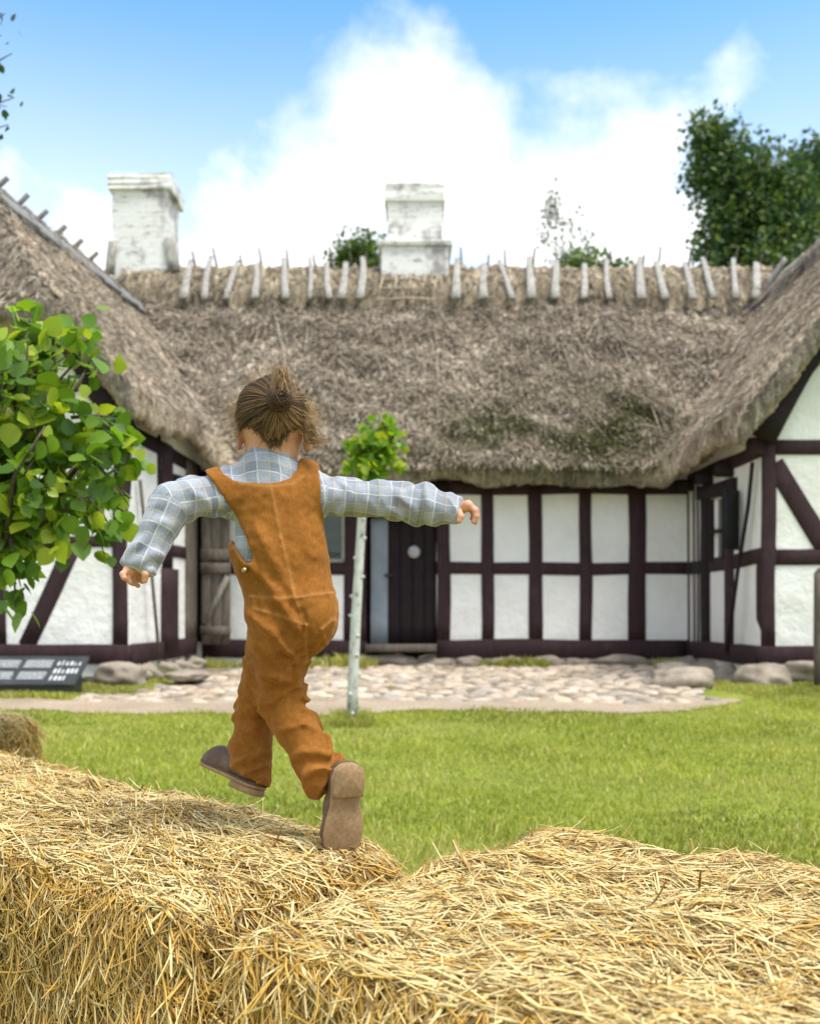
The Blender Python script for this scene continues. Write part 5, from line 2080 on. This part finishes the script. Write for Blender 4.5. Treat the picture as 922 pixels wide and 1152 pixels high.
        def slab(o2, z0, z1, r=.0025):
            n = len(o2)
            c = o2.mean(0)
            V = []
            for (zz, ins) in ((z0 + r, 0), (z0, r), (z1 - r, 0), (z1, r)):
                oo = c + (o2 - c) * (1 - ins / .05)
                V += [heel + Lv * a + Wv * w_ + U * zz for a, w_ in oo]
            V = np.array(V)
            F = []
            for (r0, r1) in ((1, 0), (0, 2), (2, 3)):
                F += [(r0 * n + i, r0 * n + (i + 1) % n, r1 * n + (i + 1) % n, r1 * n + i) for i in range(n)]
            mb.add(np.concatenate([V, [heel + Lv * c[0] + U * z0, heel + Lv * c[0] + U * z1]]), F)
            b_ = mb.n - len(V) - 2
            mb.F3.append(np.array([(b_ + len(V), b_ + n + (i + 1) % n, b_ + n + i) for i in range(n)] + [(b_ + len(V) + 1, b_ + 3 * n + i, b_ + 3 * n + (i + 1) % n) for i in range(n)]))
        slab(outl, 0, .010)
        hb = outl[outl[:, 0] < Ls * .36]
        # heel block: the back of the outline closed by a shallow curve
        order = np.argsort(np.arctan2(hb[:, 1], hb[:, 0] - Ls * .18))
        hb = hb[order]
        slab(hb * np.array([1, .985]), -.014, -.0003)
        # upper
        lo = np.minimum(np.minimum(heel, toe), heel + U * .12) - .09
        hi = np.maximum(np.maximum(heel, toe), heel + U * .12) + .09
        G = Grid(lo, hi, .0024)

        def q(l, w_, u_):
            return heel + Lv * (l * Ls) + Wv * w_ + U * u_
        cutb = [(heel + U * .009, -U)]
        wr = [.0, .0]
        G.cap(q(.17, 0, .026), q(.50, 0, .030), .031, .031, .015, cut=cutb)
        G.cap(q(.50, .003, .026), q(.76, .004, .018), .034, .037, .02, cut=cutb)
        G.cap(q(.76, .004, .016), q(.87, .003, .012), .036, .026, .02, cut=cutb)
        G.cap(q(.20, 0, .03), q(.25, 0, .056), .030, .026, .02, cut=cutb + [(q(.25, 0, .060), U - Lv * .25)])
        V, F = G.mesh()
        V = relax(V, F, 1, .4)
        m1, N, b = (bpy.data.materials.get('brown_leather'), None, None)
        if m1 is None:
            m1, N, b = material('brown_leather', .55, .35)
            n = N.noise(obco(N), 25, 5, .65)
            n2 = N.noise(obco(N), 130, 3)
            c = N.ramp(n, [(.3, (.070, .036, .020)), (.7, (.165, .095, .058))])
            L(N, c, b, 'Base Color')
            bump(N, b, N.math('ADD', n, N.math('MULTIPLY', n2, .3)), .4, .003)
            m2, N, b = material('crepe_sole', .8, .2)
            n = N.noise(obco(N), 20, 5, .7)
            n2 = N.noise(N.n('ShaderNodeMapping', {'Vector': obco(N), 'Scale': (1, 1, .8)}).outputs[0], 130, 4, .75)
            c = N.ramp(n, [(.3, (.25, .155, .080)), (.7, (.38, .255, .14))])
            c = N.mix(1.0, c, N.ramp(n2, [(.3, .75), (.7, 1.15)]), 'MULTIPLY')
            L(N, c, b, 'Base Color')
            bump(N, b, n2, .5, .002)
        sh = mesh_np('shoe', V, F, m1, root, True)
        mb.build('sole', bpy.data.materials['crepe_sole'], sh, True)
        # welt between sole and upper
        mb2 = MB()
        ring = [heel + Lv * a + Wv * w_ * .985 + U * .0115 for a, w_ in outl] 
        mb2.tube(ring + [ring[0]], .0026, 6)
        mb2.build('welt', m1, sh, True)
        return sh

    shoe(K(393, 858, -.075), K(385, 967, -.055), (.42, -.9, .05), .06, 1)
    shoe(K(293, 890, .075), K(231, 860, .20), (.10, -.42, -1), .06, 2)

    # ---------------- hair
    rg = np.random.default_rng(19)
    hx = np.array([.0748, .0900, .083])
    G = Grid(hc - .12, hc + np.array([.12, .12, .12]), .0036)
    G.ell(hc, hx * .985, 0)
    gx, gy, gzz = np.meshgrid(*G.ax, indexing='ij', sparse=True)
    # hairline: nape V at the back, over the ears, forehead in front
    yy = gy - hc[1]
    line = hc[2] - .017 + .004 * snoise(gx, gy, gx * 0, 90, 1) - .050 * np.exp(-((gx - hc[0] - .010) / .037) ** 2) * (yy < .02) + np.clip((yy - .0) * .9, 0, .075)
    G.F = np.maximum(G.F, ((line - gzz) * .8).astype(np.float32))
    V, F = G.mesh()
    V = relax(V, F, 1, .4)
    m, N, b = material('hair', .42, .5)
    hcA = N.n('ShaderNodeAttribute', attribute_name='col').outputs['Color']
    L(N, hcA, b, 'Base Color')
    b.inputs['Specular IOR Level'].default_value = .3
    b.inputs['Roughness'].default_value = .5
    cap = np.tile(np.array([.030, .016, .008]), (len(V), 1))
    hair = mesh_np('hair', V, F, m, root, True, cap)
    # combed strands: from the hairline up to the bun
    bun = K(313.5, 452, -.082)
    bd_ = (bun - hc) / hx
    bd_ /= np.linalg.norm(bd_)
    n = 3600
    th_ = rg.uniform(0, 2 * math.pi, n)
    st_ = np.stack([np.sin(th_) * 1.0, -np.cos(th_), np.zeros(n)], 1)
    yy = st_[:, 1] * .09
    zl_ = -.026 - .050 * np.exp(-((st_[:, 0] * .075 - .010) / .037) ** 2) * (yy < .02) + np.clip(yy * .9, 0, .075) + rg.uniform(-.006, .05, n) * rg.random(n) + .005 * np.sin(th_ * 31)
    st_[:, 2] = zl_ / hx[2]
    st_ /= np.linalg.norm(st_, axis=1, keepdims=True)
    tt = np.linspace(0, 1, 9)
    pts = []
    om = np.arccos(np.clip(st_ @ bd_, -1, 1))
    lift0 = rg.uniform(.995, 1.045, n) + .05 * rg.random(n) * (rg.random(n) < .12)
    clump = np.sin(th_ * 23) * .026 + np.sin(th_ * 41 + 1) * .016 + np.sin(th_ * 9 + 2) * .02
    wig = rg.normal(0, .06, (n, 2))
    for t in tt:
        e = t * .98
        d = (np.sin((1 - e) * om)[:, None] * st_ + np.sin(e * om)[:, None] * bd_) / np.sin(om)[:, None]
        side_ = np.cross(st_, bd_)
        side_ /= np.linalg.norm(side_, axis=1, keepdims=True) + 1e-9
        d = d + side_ * (wig[:, :1] * math.sin(math.pi * t) + clump[:, None] * math.sin(math.pi * t))
        rr = (lift0 + clump * .8 * math.sin(math.pi * t) + .05 * t ** 4)
        pts.append(hc + d * hx * rr[:, None])
    pts = np.stack(pts, 1)

    def strands(pts, w, col):
        n, k, _ = pts.shape
        tg = np.gradient(pts, axis=1)
        tg /= np.linalg.norm(tg, axis=2, keepdims=True) + 1e-9
        outd = pts - hc
        sx = np.cross(tg, outd)
        sx /= np.linalg.norm(sx, axis=2, keepdims=True) + 1e-9
        nz = np.cross(sx, tg)
        ww = w[:, None, None] * np.concatenate([np.ones(k - 2), [.7, .35]])[None, :, None]
        V = np.stack([pts + sx * ww, pts + nz * ww * .8, pts - sx * ww], 2).reshape(-1, 3)
        b_ = (np.arange(n) * k * 3)[:, None]
        F = []
        for i in range(k - 1):
            for j in range(3):
                j2 = (j + 1) % 3
                F.append(b_ + np.array([[i * 3 + j, i * 3 + j2, (i + 1) * 3 + j2, (i + 1) * 3 + j]]))
        return V, np.concatenate(F), np.repeat(col, k * 3, axis=0)
    q = rg.random(n)[:, None]
    lit_streak = np.clip(.5 + .5 * np.sin(th_ * 17 + 2) + .3 * rg.normal(size=n), 0, 1)[:, None]
    hcol = np.array([.028, .015, .008]) * (1 - q) + q * np.array([.22, .125, .058])
    hcol = hcol * (1 - .45 * lit_streak * (st_[:, :1] > -.2)) + .45 * lit_streak * (st_[:, :1] > -.2) * np.array([.44, .265, .13])  # highlight from the light on the right, painted into the strand colour
    A = strands(pts, rg.uniform(.0006, .0013, n), hcol)
    # bun: coils of strands on an uneven ball, plus a loose upward loop
    nb = 700
    c0 = hc + bd_ * hx * 1.27
    ax_ = rdir(rg, nb) * .6 + bd_ * rg.choice([-1, 1], nb)[:, None]
    ax_ /= np.linalg.norm(ax_, axis=1, keepdims=True)
    e1_ = np.cross(ax_, [0.3, .2, .9])
    e1_ /= np.linalg.norm(e1_, axis=1, keepdims=True)
    e2_ = np.cross(ax_, e1_)
    r_ = rg.uniform(.015, .026, nb)
    a0 = rg.uniform(0, 6.28, nb)
    off = rg.uniform(-.014, .014, nb)
    bp = []
    for t in np.linspace(0, 1, 9):
        an = a0 + t * 4.2
        bp.append(c0 + ax_ * off[:, None] + (e1_ * np.cos(an)[:, None] + e2_ * np.sin(an)[:, None]) * (r_ * np.sqrt(np.clip(1 - (off / .03) ** 2, .1, 1)))[:, None])
    q = rg.random(nb)[:, None]
    Bv = strands(np.stack(bp, 1), rg.uniform(.0006, .0012, nb), np.array([.022, .012, .006]) * (1 - q) + q * np.array([.11, .056, .024]))
    nl = 260
    k_ = rg.random(nl)
    lp = []
    sxx = rg.normal(0, .0062, nl)
    hh = rg.uniform(.028, .064, nl)
    dy_ = rg.normal(0, .010, nl)
    for t in np.linspace(0, 1, 9):
        an = t * math.pi
        lp.append(c0 + np.stack([sxx * 1.3 * math.cos(an) + .006 * np.sin(k_ * 30 + t * 4) + .004, dy_ + .012 + .012 * np.cos(k_ * 20 + t * 3), hh * math.sin(an) ** .8 + .006], 1))
    jit = rg.normal(0, .006, (nl, 3))
    lp = [p_ + jit * (i_ / 8.) for i_, p_ in enumerate(lp)]
    q = rg.random(nl)[:, None]
    Cv = strands(np.stack(lp, 1), rg.uniform(.0005, .0010, nl), np.array([.10, .055, .025]) * (1 - q) + q * np.array([.46, .29, .14]))
    # flyaways at both temples and over the crown
    nf = 900
    s_ = np.where(rg.random(nf) < .68, 1., -1.)
    crown = rg.random(nf) < .10
    d0 = np.stack([s_ * rg.uniform(.75, 1, nf), rg.uniform(-.5, .5, nf), rg.uniform(-.35, .5, nf)], 1)
    d0 = np.where(crown[:, None], np.stack([rg.uniform(-.8, .8, nf), rg.uniform(-.6, .3, nf), rg.uniform(.7, 1, nf)], 1), d0)
    d0 /= np.linalg.norm(d0, axis=1, keepdims=True)
    p0 = hc + d0 * hx * 1.01
    ln_ = rg.uniform(.012, .040, nf) * np.where(rg.random(nf) < .15, 1.6, 1)
    dirv = d0 * .75 + rdir(rg, nf) * .45 + np.where(crown[:, None], np.array([0, 0, .2]), np.array([0, 0, -.75]))
    fp = []
    cur = rg.normal(0, 1, (nf, 3)) * .012
    for t in np.linspace(0, 1, 7):
        fp.append(p0 + dirv * (ln_ * t)[:, None] + cur * math.sin(t * 3.0) * t)
    q = rg.random(nf)[:, None]
    Dv = strands(np.stack(fp, 1), rg.uniform(.00025, .0005, nf), np.array([.24, .14, .06]) * (1 - q) + q * np.array([.60, .40, .20]))
    # wavy lock falling beside the right ear
    nk = 130
    p0 = K(345, 478, -.03) + rg.normal(0, .006, (nk, 3))
    p3 = K(357, 497, -.03) + rg.normal(0, .008, (nk, 3)) * np.array([1, 1, .6])
    wv_ = rg.uniform(.004, .010, nk)
    ph_ = rg.uniform(-.6, .6, nk)
    kp = []
    for t in np.linspace(0, 1, 9):
        kp.append(p0 * (1 - t) + p3 * t + np.stack([wv_ * np.sin(t * 8 + ph_), 0 * wv_, -.010 * np.sin(t * 3.1 + 0 * wv_)], 1))
    nn_ = 420
    gx_ = rg.normal(.004, .026, nn_)
    zz_ = -.018 - .050 * np.exp(-((gx_ - .010) / .037) ** 2) + rg.uniform(-.002, .012, nn_)
    yy_ = -np.sqrt(np.clip(1 - (gx_ / hx[0]) ** 2 - (zz_ / hx[2]) ** 2, .02, 1)) * hx[1]
    b0 = hc + np.stack([gx_, yy_ * .99, zz_], 1)
    dn_ = np.stack([rg.normal(0, .35, nn_), rg.uniform(-.25, .35, nn_), -np.ones(nn_)], 1)
    ln2 = rg.uniform(.004, .016, nn_)
    np_ = [b0 + dn_ * (ln2 * t)[:, None] for t in np.linspace(0, 1, 5)]
    q = rg.random(nn_)[:, None]
    Nv = strands(np.stack(np_, 1), rg.uniform(.0003, .0006, nn_), np.array([.06, .032, .015]) * (1 - q) + q * np.array([.22, .13, .06]))
    q = rg.random(nk)[:, None]
    Ev = strands(np.stack(kp, 1), rg.uniform(.0003, .0006, nk), np.array([.12, .07, .03]) * (1 - q) + q * np.array([.38, .23, .11]))

    def join(parts, name, parent):
        Vs, Fs, Cs, n_ = [], [], [], 0
        for (v, f, c) in parts:
            Vs.append(v); Fs.append(f + n_); Cs.append(c); n_ += len(v)
        return mesh_np(name, np.concatenate(Vs), np.concatenate(Fs), m, parent, True, np.concatenate(Cs))
    join([A, Dv, Ev, Nv], 'combed_hair', hair)
    # dark ball inside the bun
    Vb, Fb = ICO
    Vb = c0 + Vb * np.array([.020, .017, .019])
    hb_ = join([Bv, Cv], 'hair_bun', hair)
    mesh_np('bun_core', Vb, Fb, m, hair, True, np.tile(np.array([.030, .017, .010]), (len(Vb), 1)))


build_child()
